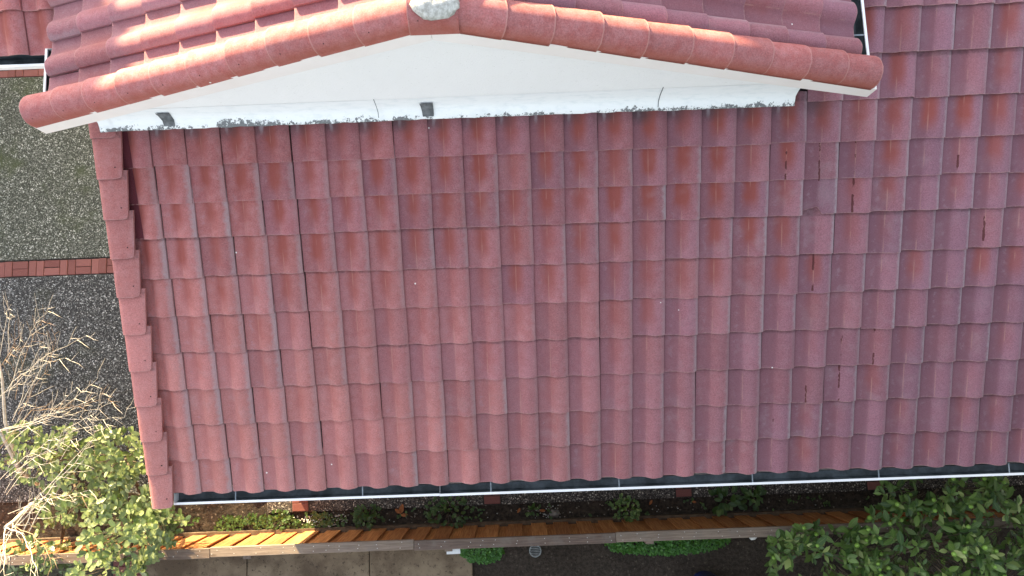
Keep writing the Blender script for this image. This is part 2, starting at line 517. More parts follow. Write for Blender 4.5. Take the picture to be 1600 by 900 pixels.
bands = [o for o in col.objects if o.name.startswith('brick_band')]
band_x(-4.3, -.5, 2.614, bands[0])
band_x(-4.3, -2.6, 5.455, bands[1])

# crack across the lower slab: a real groove filled with dirt
ck = [(-3.7, .12), (-3.45, .22), (-3.2, .40), (-3.0, .52), (-2.86, .70), (-2.63, .80), (-2.5, .95), (-2.3, 1.05), (-2.14, 1.0), (-2.03, 1.03), (-1.8, .97), (-1.55, 1.0)]
pts = []
for (xa, ya), (xb, yb) in zip(ck, ck[1:]):
    for k in range(6):
        f = k / 6
        pts.append((xa + (xb - xa) * f + rnd.uniform(-.012, .012), ya + (yb - ya) * f + rnd.uniform(-.014, .014)))
g = G()
for x, y in pts:
    w = rnd.uniform(.004, .011)
    g.add([(x, y - w, GZ + .0035), (x, y + w, GZ + .0035)])
for i in range(len(pts) - 1):
    g.face([2 * i, 2 * i + 2, 2 * i + 3, 2 * i + 1])
o = obj('crack', g, M['joint'], low); o['kind'] = 'stuff'

# side path under the eaves, brick bands across it
path = structure('path', bevelled_slab(-.19, 16, -.610, .34, GZ - .15, GZ), M['agg_path'])
px0 = 16
for bx in (.138, 2.62, 5.10, 7.58):
    gg = G(); gg.box(bx - .012, bx + .225, -.606, .33, GZ - .01, GZ + .004)
    bed = obj('brick_bed', gg, M['joint'], path)
    y = -.600; k = 0
    while y < .1:
        if k % 2 == 0:
            brick(bx, y, False, path, GZ + .012); y += .107
        else:
            brick(bx, y, True, path, GZ + .012); brick(bx + .107, y, True, path, GZ + .012); y += .213
        k += 1

# planting bed with an uneven crust
g = G(); nx, ny = 240, 8
x0b, x1b, y0b, y1b = -5.0, 14.0, -.90, -.612
for j in range(ny + 1):
    for i in range(nx + 1):
        x = x0b + (x1b - x0b) * i / nx; y = y0b + (y1b - y0b) * j / ny
        g.add([(x, y, GZ - .035 + .03 * noise.noise(Vector((x * 6, y * 9, 3))) + .015 * noise.noise(Vector((x * 19, y * 19, 8))))])
for j in range(ny):
    for i in range(nx):
        a = j * (nx + 1) + i
        g.face([a, a + 1, a + nx + 2, a + nx + 1], smooth=True)
structure('planting_bed', g, M['soil'])
g = G(); nx, ny = 60, 10
for j in range(ny + 1):
    for i in range(nx + 1):
        x = -8 + 7.8 * i / nx; y = -.895 + .532 * j / ny
        g.add([(x, y, GZ - .045 + .03 * noise.noise(Vector((x * 5, y * 7, 5))) + (.03 if x < -.4 else 0) * (j / ny) ** .3)])
for j in range(ny):
    for i in range(nx):
        a = j * (nx + 1) + i
        g.face([a, a + 1, a + nx + 2, a + nx + 1], smooth=True)
structure('planting_bed', g, M['soil'])

# neighbour's side: three cast slabs, then bare dirt
for xa, xb in ((-1.75, -.455), (-.445, 1.118), (1.128, 2.44)):
    structure('patio', bevelled_slab(xa, xb, -3.6, -.955, GZ - .15, GZ - .01, .008), M['concrete'])
g = G(); g.box(-2.2, -1.76, -3.6, -.955, GZ - .15, GZ - .03); bb = structure('brick_band', g, M['joint'])
for j in range(8):
    brick(-2.17, -1.20 - .107 * j, False, bb, GZ - .012); brick(-1.96, -1.20 - .107 * j, False, bb, GZ - .012)
g = G(); nx, ny = 130, 50
for j in range(ny + 1):
    for i in range(nx + 1):
        x = 2.441 + 11 * i / nx; y = -4.9 + 3.995 * j / ny
        g.add([(x, y, GZ - .045 + .03 * noise.noise(Vector((x * 3, y * 3, 5))) + .012 * noise.noise(Vector((x * 14, y * 14, 9))))])
for j in range(ny):
    for i in range(nx):
        a = j * (nx + 1) + i
        g.face([a, a + 1, a + nx + 2, a + nx + 1], smooth=True)
structure('dirt_yard', g, M['dirt'])

# ------------------------------------------------------------------ house
S = R(20.54)
EX = 0.3505
W = 0.30
ROW_OFF = [-.008, -.005, -.003, .003, .016, .018, .024, .034, -.004, -.036, -.04, -.01, 0, 0]
COL_OFF = [-.005, -.002, .001, .005, .009, .013, .010, .007, .004, 0, -.003, -.010, -.017, -.020, -.018, -.021, -.019, -.016, -.013, -.010, -.008, 0, .004, .002, .008, .005, .011]
house = tag(empty('house', (2.65, 3.3, GZ)), 'house with red tiled roof and a white gable above its side path', 'house')

PROF = [(0.0, -.057), (.010, -.0555), (.050, -.0575), (.095, -.055), (.122, -.048), (.138, -.034), (.160, -.0165), (.188, -.0045), (.216, 0.0), (.248, -.0045), (.274, -.016), (.292, -.029), (.300, -.038)]
TL = .425
def tile_geo(seed, chip=False, n_len=2, prof=PROF, width=W, lip=.026):
    rr = random.Random(seed)
    g = G()
    n = len(prof)
    jag = [rr.uniform(-.0022, .0022) for _ in range(n)]
    rows = []
    bow = rr.uniform(-.003, .003); tw = rr.uniform(-.003, .003)
    for j in range(n_len + 1):
        y = TL * j / n_len
        r = []
        for i, (x, z) in enumerate(prof):
            yy = y + (jag[i] if j == 0 else 0)
            if chip and j == 0 and i < 6:
                yy += .012 + .05 * (1 - abs(i - 4) / 5.0)
            zz = z + bow * sin(pi * j / n_len) * (x / width - .5) + tw * (x / width - .5)
            r.append((x, yy, zz))
        rows.append(g.add(r))
    for j in range(n_len):
        for i in range(n - 1):
            a, b = rows[j], rows[j + 1]
            uv = [(prof[i][0] / width, j / n_len), (prof[i + 1][0] / width, j / n_len), (prof[i + 1][0] / width, (j + 1) / n_len), (prof[i][0] / width, (j + 1) / n_len)]
            g.face([a + i, a + i + 1, b + i + 1, b + i], uv, True)
    # lower lip and right flank
    p0 = [g.v[rows[0] + i] for i in range(n)]
    t = g.add(p0)
    b = g.add([(x, y + .002, z - lip) for x, y, z in p0])
    for i in range(n - 1):
        uv = [(prof[i][0] / width, .001), (prof[i + 1][0] / width, .001), (prof[i + 1][0] / width, 0.0), (prof[i][0] / width, 0.0)]
        g.face([b + i, b + i + 1, t + i + 1, t + i], uv, False)
    e = g.add([p0[-1], (width, TL, prof[-1][1]), (width - .001, TL, prof[-1][1] - lip), (p0[-1][0] - .001, p0[-1][1], p0[-1][2] - lip)])
    g.face([e, e + 3, e + 2, e + 1], [(1, 0), (1, .02), (1, 1), (1, 1)], False)
    return g

TILES = [tile_geo(100 + k) for k in range(6)]
TILE_ME = [t.mesh('roof_tile') for t in TILES]
for m in TILE_ME: m.materials.append(M['tile'])
CHIP_ME = tile_geo(200, True).mesh('roof_tile'); CHIP_ME.materials.append(M['tile'])

def frame(o, ex, ey, ez):
    m = Matrix.Identity(4)
    for i, v in enumerate((ex, ey, ez)):
        for k in range(3): m[k][i] = v[k]
    for k in range(3): m[k][3] = o[k]
    return m
EXV = Vector((1, 0, 0)); EYV = Vector((0, cos(S), sin(S))); EZV = Vector((0, -sin(S), cos(S)))
PITCH = Matrix.Rotation(-.070, 4, 'X')
def jitter(rr, k=1.0):
    return (Matrix.Translation((rr.uniform(-.0025, .0025) * k, rr.uniform(-.005, .005) * k, rr.uniform(-.002, .002) * k))
            @ Euler((rr.uniform(-.006, .006) * k, rr.uniform(-.010, .010) * k, rr.uniform(-.007, .007) * k)).to_matrix().to_4x4())
def main_mat(c, r, rr):
    xo = COL_OFF[c] if 0 <= c < len(COL_OFF) else 0
    yo = ROW_OFF[r] if r in range(len(ROW_OFF)) else 0
    o = EXV * ((c - 1) * W + xo) + EYV * (r * EX + yo)
    return frame(o, EXV, EYV, EZV) @ PITCH @ jitter(rr, 1.3)

def gable_z(x):
    return 2.965 - (.41 * (2.65 - x) if x < 2.65 else .37 * (x - 2.65))
def under_gable(x, y):
    return -.42 < x < 5.80 and y > 3.29 and gable_z(x) - .05 > y * math.tan(S)

# decks
g = G()
dk = -.10
def rp(x, y, h): 
    p = EXV * x + Vector((0, y, y * math.tan(S))) + EZV * h
    return (p.x, p.y, p.z)
g2 = [rp(-.26, .03, dk), rp(12, .03, dk), rp(12, 8.2, dk), rp(-.26, 8.2, dk)]
b = g.add(g2); g.face([b, b + 1, b + 2, b + 3])
b = g.add([rp(-1.30, 3.85, dk), rp(-.261, 3.85, dk), rp(-.261, 8.2, dk), rp(-1.30, 8.2, dk)]); g.face([b, b + 1, b + 2, b + 3])
zr = rp(0, 8.2, dk)
b = g.add([(-1.3, zr[1], zr[2]), (12, zr[1], zr[2]), (12, 16.4, .02), (-1.3, 16.4, .02)]); g.face([b, b + 1, b + 2, b + 3])
main_roof = obj('main_roof', g, M['deck'], house)

rt = random.Random(5)
def set_attrs(o, c, r):
    x = c / 26.0
    upper = max(0.0, min(1.0, (r - 3.2) / 4.0))
    s = rt.uniform(0, .55)
    if c <= 19: s = rt.uniform(.05, .35) + upper * rt.uniform(.35, .85)
    else: s = rt.choice((.1, .2, .35, .5, .8, .95)) * rt.uniform(.7, 1.0)
    s *= .62 if c > 22 else (.8 if c > 17 else 1.0)
    if r < 5 and c > 15: s *= .5
    if r == 9: s = rt.uniform(.5, .9)
    o['streak'] = min(1.0, s)
    bl = rt.uniform(.15, .6)
    if c < 4 or rt.random() < .16: bl = rt.uniform(.5, .95)
    if 15 <= c <= 22 and rt.random() < .4: bl = rt.uniform(.7, 1.0)
    if c > 22: bl = rt.uniform(.35, .95)
    if r >= 9 and c < 19: bl *= .2
    o['bloom'] = bl
    o['shade_tint'] = max(0.0, min(1.0, -.04 + x * 1.02 + rt.uniform(-.12, .2)))  # shade gradient painted in, growing towards the right
    o['light_tint'] = max(0.0, min(1.0, (1 - x * 1.3) * (1.05 - r / 8.0) + rt.uniform(-.12, .15)))  # brighter light painted in towards the lower left
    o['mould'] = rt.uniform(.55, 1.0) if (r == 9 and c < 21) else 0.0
    o['lime'] = rt.uniform(.3, 1.0) if (r == 9 and c < 20) else 0.0
    fl = 0.0
    if (c, r) in ((21, 3), (22, 3), (20, 2), (21, 2), (25, 6), (20, 5), (21, 7), (19, 8), (20, 8), (20, 7), (24, 8)): fl = rt.uniform(.55, .85)
    elif c > 18 and rt.random() < .05: fl = .55
    o['flake'] = fl
    if (c, r) == (20, 7): o['bloom'] = 1.0; o['streak'] = 0.0
    o['maroon'] = 1.0 if (c == 0 and r in (7, 8, 9)) else 0.0

stuff_tiles = G()
ntile = 0
for r in range(0, 24):
    for c in range(-3, 36):
        x = (c - .5) * W; y = (r + .5) * EX * cos(S)
        if c <= 0 and r < 11 and c < 0: continue
        if c < 0 and r < 11: continue
        if r >= 10 and c < 20 and under_gable(x, y) : continue
        if r == 10 and c <= 18: continue
        if r >= 10 and x < 5.45 and c >= 0 and under_gable(x, y): continue
        shown = (c <= 27 and r <= 9) or (r in (10, 11, 12) and 19 <= c <= 26) or (r == 13 and 21 <= c <= 26) or (c <= 1 and r in (11, 12))
        slip = Matrix.Translation((0, rt.uniform(-.012, .010), 0)) if rt.random() < .10 else Matrix()
        mt = main_mat(c, r + (.66 if c <= 1 and r >= 11 else 0), rt) @ slip
        if shown:
            me = CHIP_ME if (c, r) == (20, 7) else TILE_ME[rt.randrange(6)]
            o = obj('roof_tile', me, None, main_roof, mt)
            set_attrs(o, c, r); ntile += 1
        else:
            stuff_tiles.merge(TILES[rt.randrange(6)], mt)
o = obj('roof_tile', stuff_tiles, M['tile'], main_roof); o['kind'] = 'stuff'
o['streak'] = .3; o['bloom'] = .5; o['shade_tint'] = .6

# verge tiles along the left edge of the lower roof
def verge_geo(seed):
    rr = random.Random(seed)
    prof = [(-.002, -.17), (0, -.05), (.006, -.020), (.022, -.002), (.05, .007), (.11, .010), (.17, .006), (.208, .000), (.220, -.006)]
    g = G(); n = len(prof)
    ys = [0, .21, TL]
    rows = []
    for j, y in enumerate(ys):
        r = []
        for i, (x, z) in enumerate(prof):
            yy = y + (rr.uniform(-.002, .002) if j == 0 else 0)
            if j == 0 and i == n - 1: yy += .028
            if j == 0 and i == n - 2: yy += .008
            r.append((x + (.036 * y / TL * max(0.0, x - .05) / .17), yy, z))
        rows.append(g.add(r))
    for j in range(2):
        for i in range(n - 1):
            a, b = rows[j], rows[j + 1]
            u0, u1 = .5 + .5 * i / n, .5 + .5 * (i + 1) / n
            g.face([a + i, a + i + 1, b + i + 1, b + i], [(u0, ys[j] / TL), (u1, ys[j] / TL), (u1, ys[j + 1] / TL), (u0, ys[j + 1] / TL)], True)
    p0 = [g.v[rows[0] + i] for i in range(n)]
    t = g.add(p0); b = g.add([(x + (.016 if i < 2 else 0), y + .002, z - (.018 if i >= 2 else 0)) for i, (x, y, z) in enumerate(p0)])
    for i in range(n - 1):
        g.face([b + i, b + i + 1, t + i + 1, t + i], [(.5, 0)] * 4)
    e = g.add([p0[-1], (.256, TL, -.006), (.256, TL, -.030), (p0[-1][0], p0[-1][1], -.030)])
    g.face([e, e + 3, e + 2, e + 1], [(.9, .5)] * 4)
    # nail head
    nl = g.add([(.178 + .005 * cos(k * pi / 3), .10 + .005 * sin(k * pi / 3), .0085) for k in range(6)])
    return g, nl
for k in range(11):
    gg, nl = verge_geo(400 + k)
    gg.v = gg.v[:nl]
    wid = .97 + .010 * k
    o_ = EXV * (-.482) + EYV * (k * EX - .125) + EZV * (.030)
    mt = frame(o_, EXV, EYV, EZV) @ PITCH @ jitter(rt, .8) @ Matrix.Diagonal((wid, 1, 1, 1))
    o = obj('verge_tile', gg, M['tile'], main_roof, mt)
    o['streak'] = rt.uniform(0, .12); o['bloom'] = rt.uniform(.1, .35); o['shade_tint'] = .02; o['light_tint'] = .85 - .06 * k  # verge gets the painted light tint, strongest at the eave
    h = G(); h.tube([(.178 * wid, .10, .002), (.178 * wid, .10, .0098)], [.0055, .0055], 6, False)
    nn = obj('verge_nail', h, M['black'], main_roof, frame(o_, EXV, EYV, EZV) @ PITCH)

# gable wall
g = G()
wx0, wx1 = -.36, 5.53
front = [(wx0, 3.30, 1.10), (wx1, 3.30, 1.10), (wx1, 3.30, gable_z(wx1) - .10), (2.65, 3.30, 2.86), (wx0, 3.30, gable_z(wx0) - .10)]
back = [(x, 3.46, z) for x, y, z in front]
b = g.add(front + back)
g.face([b, b + 1, b + 2, b + 3, b + 4]); g.face([b + 9, b + 8, b + 7, b + 6, b + 5])
for i in range(5):
    j = (i + 1) % 5
    g.face([b + j, b + i, b + 5 + i, b + 5 + j])
# cheeks going back to the main roof
g.box(wx0 + .002, wx0 + .15, 3.461, 7.0, 1.05, gable_z(wx0) - .12)
g.box(wx1 - .15, wx1 - .002, 3.461, 7.0, 1.05, gable_z(wx1) - .12)
gable_wall = obj('gable_wall', g, M['stucco'], house)

# walls below the eaves
g = G()
g.box(-.22, 11.5, .36, .52, GZ - .1, .03)
g.box(-.22, -.06, .521, 4.19, GZ - .1, .10)
g.box(-1.10, -.221, 4.05, 4.19, GZ - .1, 1.30)
g.box(-1.10, -.95, 4.191, 15.5, GZ - .1, .9)
g.box(-.94, 11.5, 15.3, 15.5, GZ - .1, .1)
g.box(11.3, 11.499, .521, 15.29, GZ - .1, .0)
# end walls below the verge follow the slope
for xx0, xx1, ya, yb in ((-.219, -.061, .53, 4.18), (-1.099, -.951, 4.2, 8.15)):
    b = g.add([(xx0, ya, .0), (xx0, yb, .0), (xx0, yb, yb * math.tan(S) - .12), (xx0, ya, ya * math.tan(S) - .12),
               (xx1, ya, .0), (xx1, yb, .0), (xx1, yb, yb * math.tan(S) - .12), (xx1, ya, ya * math.tan(S) - .12)])
    for q in ((0, 3, 2, 1), (4, 5, 6, 7), (0, 1, 5, 4), (2, 3, 7, 6), (0, 4, 7, 3), (1, 2, 6, 5)): g.face([b + i for i in q])
obj('house_wall', g, M['render'], house)

# unseen taller block added behind the main ridge to shade the gable
g = G(); g.box(-.6, 12.2, 9.3, 12.7, 1.5, 3.72)
obj('sun_block_wall', g, M['render'], house)
g = G()
b = g.add([(-.95, 8.95, 3.62), (12.6, 8.95, 3.62), (12.6, 11.0, 4.38), (-.95, 11.0, 4.38), (-.95, 13.05, 3.62), (12.6, 13.05, 3.62)])
g.face([b, b + 1, b + 2, b + 3]); g.face([b + 3, b + 2, b + 5, b + 4]); g.face([b, b + 4, b + 5, b + 1]); g.face([b, b + 3, b + 4]); g.face([b + 1, b + 5, b + 2])
obj('sun_block_roof', g, M['tile'], house)

# flashing: three lengths of painted metal, lapped
def flashing(x0, x1, lift, seed, crumple=False):
    rr = random.Random(seed)
    g = G(); n = max(6, int((x1 - x0) / .05))
    for i in range(n + 1):
        x = x0 + (x1 - x0) * i / n
        w = .006 * noise.noise(Vector((x * 3, seed, 0))); w2 = .008 * noise.noise(Vector((x * 9, seed, 4)))
        e = 0
        if crumple and x > x1 - .22:
            e = .025 * noise.noise(Vector((x * 28, 1, 2)))
        sag = .03 * max(0, (x - 4.6)) if not crumple else .02
        g.add([(x, 3.2985 - lift * .2 + e * .1, 1.470 + w * .4 + .02 * (x - 2.6) / 3), (x, 3.288 - lift - abs(e), 1.36 + w2 + e), (x, 3.268 - lift + e, 1.288 + w),
               (x, 3.232 - lift, 1.262 + w * .5 + e), (x, 3.202 - lift + w2, 1.250 + w2 * .5), (x, 3.203 - lift + w2, 1.236)])
    tv = (1, .66, .40, .2, .03, 0)
    for i in range(n):
        for k in range(5):
            a = i * 6 + k; b = a + 6
            g.face([a, a + 1, b + 1, b], [(0, tv[k]), (0, tv[k + 1]), (0, tv[k + 1]), (0, tv[k])], True)
    return g
obj('flashing', flashing(-.27, 2.04, .004, 3), M['flash'], gable_wall)
obj('flashing', flashing(2.01, 4.40, 0.0, 9), M['flash'], gable_wall)
obj('flashing', flashing(4.385, 5.54, .004, 14, True), M['flash'], gable_wall)
obj('flashing', flashing(-.36, -.25, .008, 17, True), M['flash'], gable_wall)
for x0, dx in ((.235, .012), (2.43, .012)):
    g = G(); a = .055
    pr_ = [(3.2765, 1.40), (3.2735, 1.355), (3.256, 1.288), (3.218, 1.2615)]
    for k, (y, z) in enumerate(pr_):
        s_ = k / 3
        g.add([(x0 - a + .010 * s_, y, z), (x0 + a - .006 * s_, y, z), (x0 - a + .010 * s_, y + .006, z), (x0 + a - .006 * s_, y + .006, z)])
    for k in range(3):
        i = k * 4
        g.face([i, i + 4, i + 5, i + 1], smooth=True); g.face([i, i + 2, i + 6, i + 4]); g.face([i + 1, i + 5, i + 7, i + 3])
    obj('flashing_patch', g, M['patch'], gable_wall)
# dried mastic left on the seams
for x0, x1, z1 in ((2.008, 2.0125, 1.475), (4.378, 4.3825, 1.505)):
    g = G()
    p = [(x0, 3.2955, z1), (x0, 3.2825, 1.36), (x0, 3.2615, 1.288), (x0, 3.222, 1.262), (x0, 3.30, 1.25), (x0, 3.30, z1)]
    b = g.add(p + [(x1, y, z) for x, y, z in p])
    g.face([b + i for i in range(6)]); g.face([b + 6 + i for i in range(6)][::-1])
    for i in range(6):
        g.face([b + i, b + 6 + i, b + 6 + (i + 1) % 6, b + (i + 1) % 6])
    obj('flashing_seam', g, M['patch'], gable_wall)

# gable roof
g = G()
yb0, yb1 = 3.16, 8.1
xl, xr = -.58, 5.88
for (xa, xb) in ((xl, 2.65), (2.65, xr)):
    za, zb = gable_z(xa) - .085, gable_z(xb) - .085
    p = [(xa, yb0, za), (xb, yb0, zb), (xb, yb1, zb), (xa, yb1, za)]
    b = g.add(p + [(x, y, z - .03) for x, y, z in p])
    g.face([b, b + 1, b + 2, b + 3]); g.face([b + 7, b + 6, b + 5, b + 4])
    for i in range(4):
        j = (i + 1) % 4
        g.face([b + i, b + 4 + i, b + 4 + j, b + j])
gable_roof = obj('gable_roof', g, M['deck'], house)

GT_ME = []
for k in range(5):
    m = TILES[k].copy_mesh if False else TILES[k].mesh('gable_tile'); m.materials.append(M['tile']); GT_ME.append(m)
stuff_g = G()
rg = random.Random(77)
tanS = math.tan(S)
for side in (-1, 1):
    sl = .41 if side < 0 else .37
    an = math.atan(sl)
    eave_x = -.60 if side < 0 else 5.88
    up_v = Vector((-side * cos(an), 0, sin(an)))          # towards the ridge
    ex = Vector((0, side, 0))                              # right hand when looking up the slope
    nz = Vector((side * sin(an), 0, cos(an)))
    rows_n = int((abs(2.65 - eave_x) / cos(an) - .06) / EX) + 1
    ycols = 15
    for k in range(ycols):
        for r in range(rows_n):
            ylo = 3.235 + k * W
            yo = ylo if side > 0 else ylo + W
            base = Vector((eave_x, yo, gable_z(eave_x) + .020)) + up_v * (r * EX + (.006 * (k % 3)))
            mt = frame(base, ex, up_v, nz) @ PITCH @ jitter(rg)
            if r == rows_n - 1:
                mt = mt @ Matrix.Translation((0, -.05, 0))
            mid = base + up_v * .2
            if mid.z < (ylo + W * .35) * tanS - .03: continue
            if k < 4:
                o = obj('gable_tile', GT_ME[rg.randrange(5)], None, gable_roof, mt)
                o['streak'] = rg.uniform(0, .55) if side < 0 else rg.uniform(0, .3)
                o['bloom'] = rg.uniform(.1, .5); o['shade_tint'] = rg.uniform(.25, .65) if side < 0 else rg.uniform(.5, .9)  # mauve of the shaded gable painted into the tiles
            else:
                stuff_g.merge(TILES[rg.randrange(6)], mt)
o = obj('gable_tile', stuff_g, M['tile'], gable_roof); o['kind'] = 'stuff'; o['streak'] = .2; o['bloom'] = .3; o['shade_tint'] = .3

# barrel trim along the rakes and on the ridge
def barrel_geo(L=.43, r0=.130, r1=.118, seed=0, a0=-.12, a1=pi + .12, n=10, tk=.016):
    g = G(); rr = random.Random(seed)
    rings = []
    for j, (y, r) in enumerate(((0, r0), (L * .5, (r0 + r1) / 2), (L, r1))):
        rings.append(g.add([(r * cos(a0 + (a1 - a0) * k / n), y + (rr.uniform(-.002, .002) if j == 0 else 0), r * sin(a0 + (a1 - a0) * k / n)) for k in range(n + 1)]))
    for j in range(2):
        a, b = rings[j], rings[j + 1]
        for k in range(n):
            uv = [(k / n, j / 2), ((k + 1) / n, j / 2), ((k + 1) / n, (j + 1) / 2), (k / n, (j + 1) / 2)]
            g.face([a + k, b + k, b + k + 1, a + k + 1], [uv[0], uv[3], uv[2], uv[1]], True)
    t = g.add([g.v[rings[0] + k] for k in range(n + 1)])
    i_ = g.add([((r0 - tk) * cos(a0 + (a1 - a0) * k / n), .002, (r0 - tk) * sin(a0 + (a1 - a0) * k / n)) for k in range(n + 1)])
    q = g.add([((r1 - tk) * cos(a0 + (a1 - a0) * k / n), L, (r1 - tk) * sin(a0 + (a1 - a0) * k / n)) for k in range(n + 1)])
    for k in range(n):
        g.face([t + k, t + k + 1, i_ + k + 1, i_ + k], [(k / n, 0)] * 4)
        g.face([i_ + k, i_ + k + 1, q + k + 1, q + k], [(k / n, .5)] * 4, True)
    for k in (0, n):
        g.face([rings[0] + k, rings[1] + k, rings[2] + k, q + k, i_ + k], [(0, .5)] * 5)
    return g
BR = []
for k in range(4):
    m = barrel_geo(seed=300 + k).mesh('rake_tile'); m.materials.append(M['barrel']); BR.append(m)
RY = 3.215
for side in (-1, 1):
    sl = .41 if side < 0 else .37
    an = math.atan(sl)
    up_v = Vector((-side * cos(an), 0, sin(an)))
    nz = Vector((side * sin(an), 0, cos(an)))
    ex = up_v.cross(nz)
    x_end = -.625 if side < 0 else 5.90
    z_end = (3.03 - sl * abs(2.65 - x_end))
    Ltot = abs(2.65 - x_end) / cos(an) - .12
    step_ = Ltot / 10
    for k in range(10):
        base = Vector((x_end, RY, z_end)) + up_v * (k * step_)
        mt = frame(base, ex, up_v, nz) @ Matrix.Rotation(-.026, 4, 'X') @ Matrix.Translation((rg.uniform(-.005, .005), rg.uniform(-.008, .008), rg.uniform(-.003, .003))) @ Euler((0, rg.uniform(-.02, .02), rg.uniform(-.008, .008))).to_matrix().to_4x4()
        o = obj('rake_tile', BR[rg.randrange(4)], None, gable_roof, mt)
# saddle piece at the peak and the ridge behind it
m = barrel_geo(L=.30, r0=.148, r1=.148, seed=7)
mt = frame(Vector((2.53, RY, 3.005)), Vector((0, -1, 0)), Vector((1, 0, 0)), Vector((0, 0, 1)))
obj('peak_tile', m, M['barrel'], gable_roof, mt)
for k in range(14):
    base = Vector((2.65, RY + .10 + k * .345, 3.055))
    mt = frame(base, Vector((1, 0, 0)), Vector((0, 1, 0)), Vector((0, 0, 1))) @ Matrix.Rotation(-.026, 4, 'X')
    obj('ridge_tile', BR[rg.randrange(4)], None, gable_roof, mt)
# lump of mortar closing the ridge end
g = G(); nu, nv = 18, 10
for j in range(nv + 1):
    for i in range(nu):
        th = 2 * pi * i / nu; ph = pi * j / nv
        d = Vector((cos(th) * sin(ph), sin(th) * sin(ph), cos(ph)))
        k = 1 + .13 * noise.noise(d * 2.2 + Vector((3, 1, 0))) + .06 * noise.noise(d * 7)
        g.add([(2.70 + d.x * .145 * k, RY - .035 + d.y * .10 * k, 3.150 + d.z * .060 * k)])
for j in range(nv):
    for i in range(nu):
        a = j * nu + i; b = j * nu + (i + 1) % nu
        g.face([a, a + nu, b + nu, b], smooth=True)
obj('ridge_mortar', g, M['mortar'], gable_roof)

# fascia boards under the rake tiles
for side in (-1, 1):
    sl = .41 if side < 0 else .37
    xe = -.64 if side < 0 else 5.955
    g = G()
    y0, y1 = 3.095, 3.125
    za = 3.02 - sl * abs(2.65 - xe)
    xi = 2.65 + side * .0015
    p = [(xe, y0, za - .155), (xi, y0, 3.02 - .155), (xi, y0, 3.02), (xe, y0, za)]
    b = g.add(p + [(x, y1, z) for x, y, z in p])
    order = (0, 1, 2, 3) if side < 0 else (1, 0, 3, 2)
    g.face([b + i for i in order]); g.face([b + 4 + i for i in order[::-1]])
    for i in range(4):
        j = (i + 1) % 4
        q = [b + i, b + 4 + i, b + 4 + j, b + j]
        g.face(q if side < 0 else q[::-1])
    obj('fascia_board', g, M['fascia'], gable_roof)
    # soffit strip
    g = G()
    p = [(xe, 3.126, za - .15), (xi, 3.126, 3.02 - .15), (xi, 3.299, 3.02 - .15), (xe, 3.299, za - .15)]
    b = g.add(p + [(x, y, z + .02) for x, y, z in p])
    for q in ((0, 1, 2, 3), (7, 6, 5, 4), (0, 4, 5, 1), (1, 5, 6, 2), (2, 6, 7, 3), (3, 7, 4, 0)): g.face([b + i for i in q])
    obj('soffit', g, M['fascia'], gable_roof)

# gutters: an outer shell, a dark lining, straps across
def gutter(p0, p1, out, drop=.115, wid=.115, lip=.022, hang=(), parent=house):
    p0, p1, out = Vector(p0), Vector(p1), Vector(out)
    ax = (p1 - p0).normalized()
    prof_o = [(0, 0), (0, -drop), (wid * .72, -drop), (wid, -drop * .45), (wid, 0), (wid - lip, 0.0), (wid - lip, -.012)]
    prof_i = [(wid - lip - .001, -.012), (wid - .012, -drop * .45), (wid * .70, -drop + .012), (.006, -drop + .012), (.006, 0)]
    root = None
    for name, prof, mat in (('gutter', prof_o, M['gutter']), ('gutter_lining', prof_i, M['gutter_in'])):
        g = G()
        n = len(prof)
        for p in (p0, p1):
            g.add([p + out * a + Vector((0, 0, z)) for a, z in prof])
        for i in range(n - 1):
            g.face([i, i + 1, n + i + 1, n + i])
        if name == 'gutter':
            for k in (0, n):
                g.face([k, k + 1, k + 2, k + 3, k + 4])
        o = obj(name, g, mat, parent if root is None else root)
        if root is None: root = o
    for h in hang:
        g = G()
        c = p0 + ax * h
        for s_ in (-.0055, .0055):
            g.add([c + ax * s_ + out * .0 + Vector((0, 0, -.002)), c + ax * s_ + out * (wid - lip + .002) + Vector((0, 0, -.006)),
                   c + ax * s_ + out * .0 + Vector((0, 0, -.006)), c + ax * s_ + out * (wid - lip + .002) + Vector((0, 0, -.010))])
        g.face([0, 1, 5, 4]); g.face([2, 6, 7, 3]); g.face([0, 2, 3, 1]); g.face([4, 5, 7, 6])
        obj('gutter_strap', g, M['strap'], root)
gutter((-.285, .012, -.075), (2.304, .006, -.073), (0, -1, 0), wid=.118, hang=(.60, 1.84))
gutter((2.306, .002, -.0725), (12.2, -.004, -.071), (0, -1, 0), wid=.118, hang=(.50, 1.75, 3.05, 4.28, 5.55, 6.8))
gutter((-1.32, 3.872, 1.36), (-.745, 3.872, 1.36), (0, -1, 0), wid=.12, hang=())
gutter((5.868, 3.26, 1.70), (5.855, 6.2, 1.70), (1, 0, 0), wid=.112, lip=.020, hang=(.33, 1.2))
gutter((-.545, 3.26, 1.565), (-.545, 3.80, 1.565), (-1, 0, 0), wid=.105, lip=.018, hang=())
g = G(); g.box(-.21, 11.9, .018, .045, -.22, -.062)
g.box(-1.28, -.62, 3.876, 3.90, 1.18, 1.355)
obj('eave_board', g, M['fascia'], house)

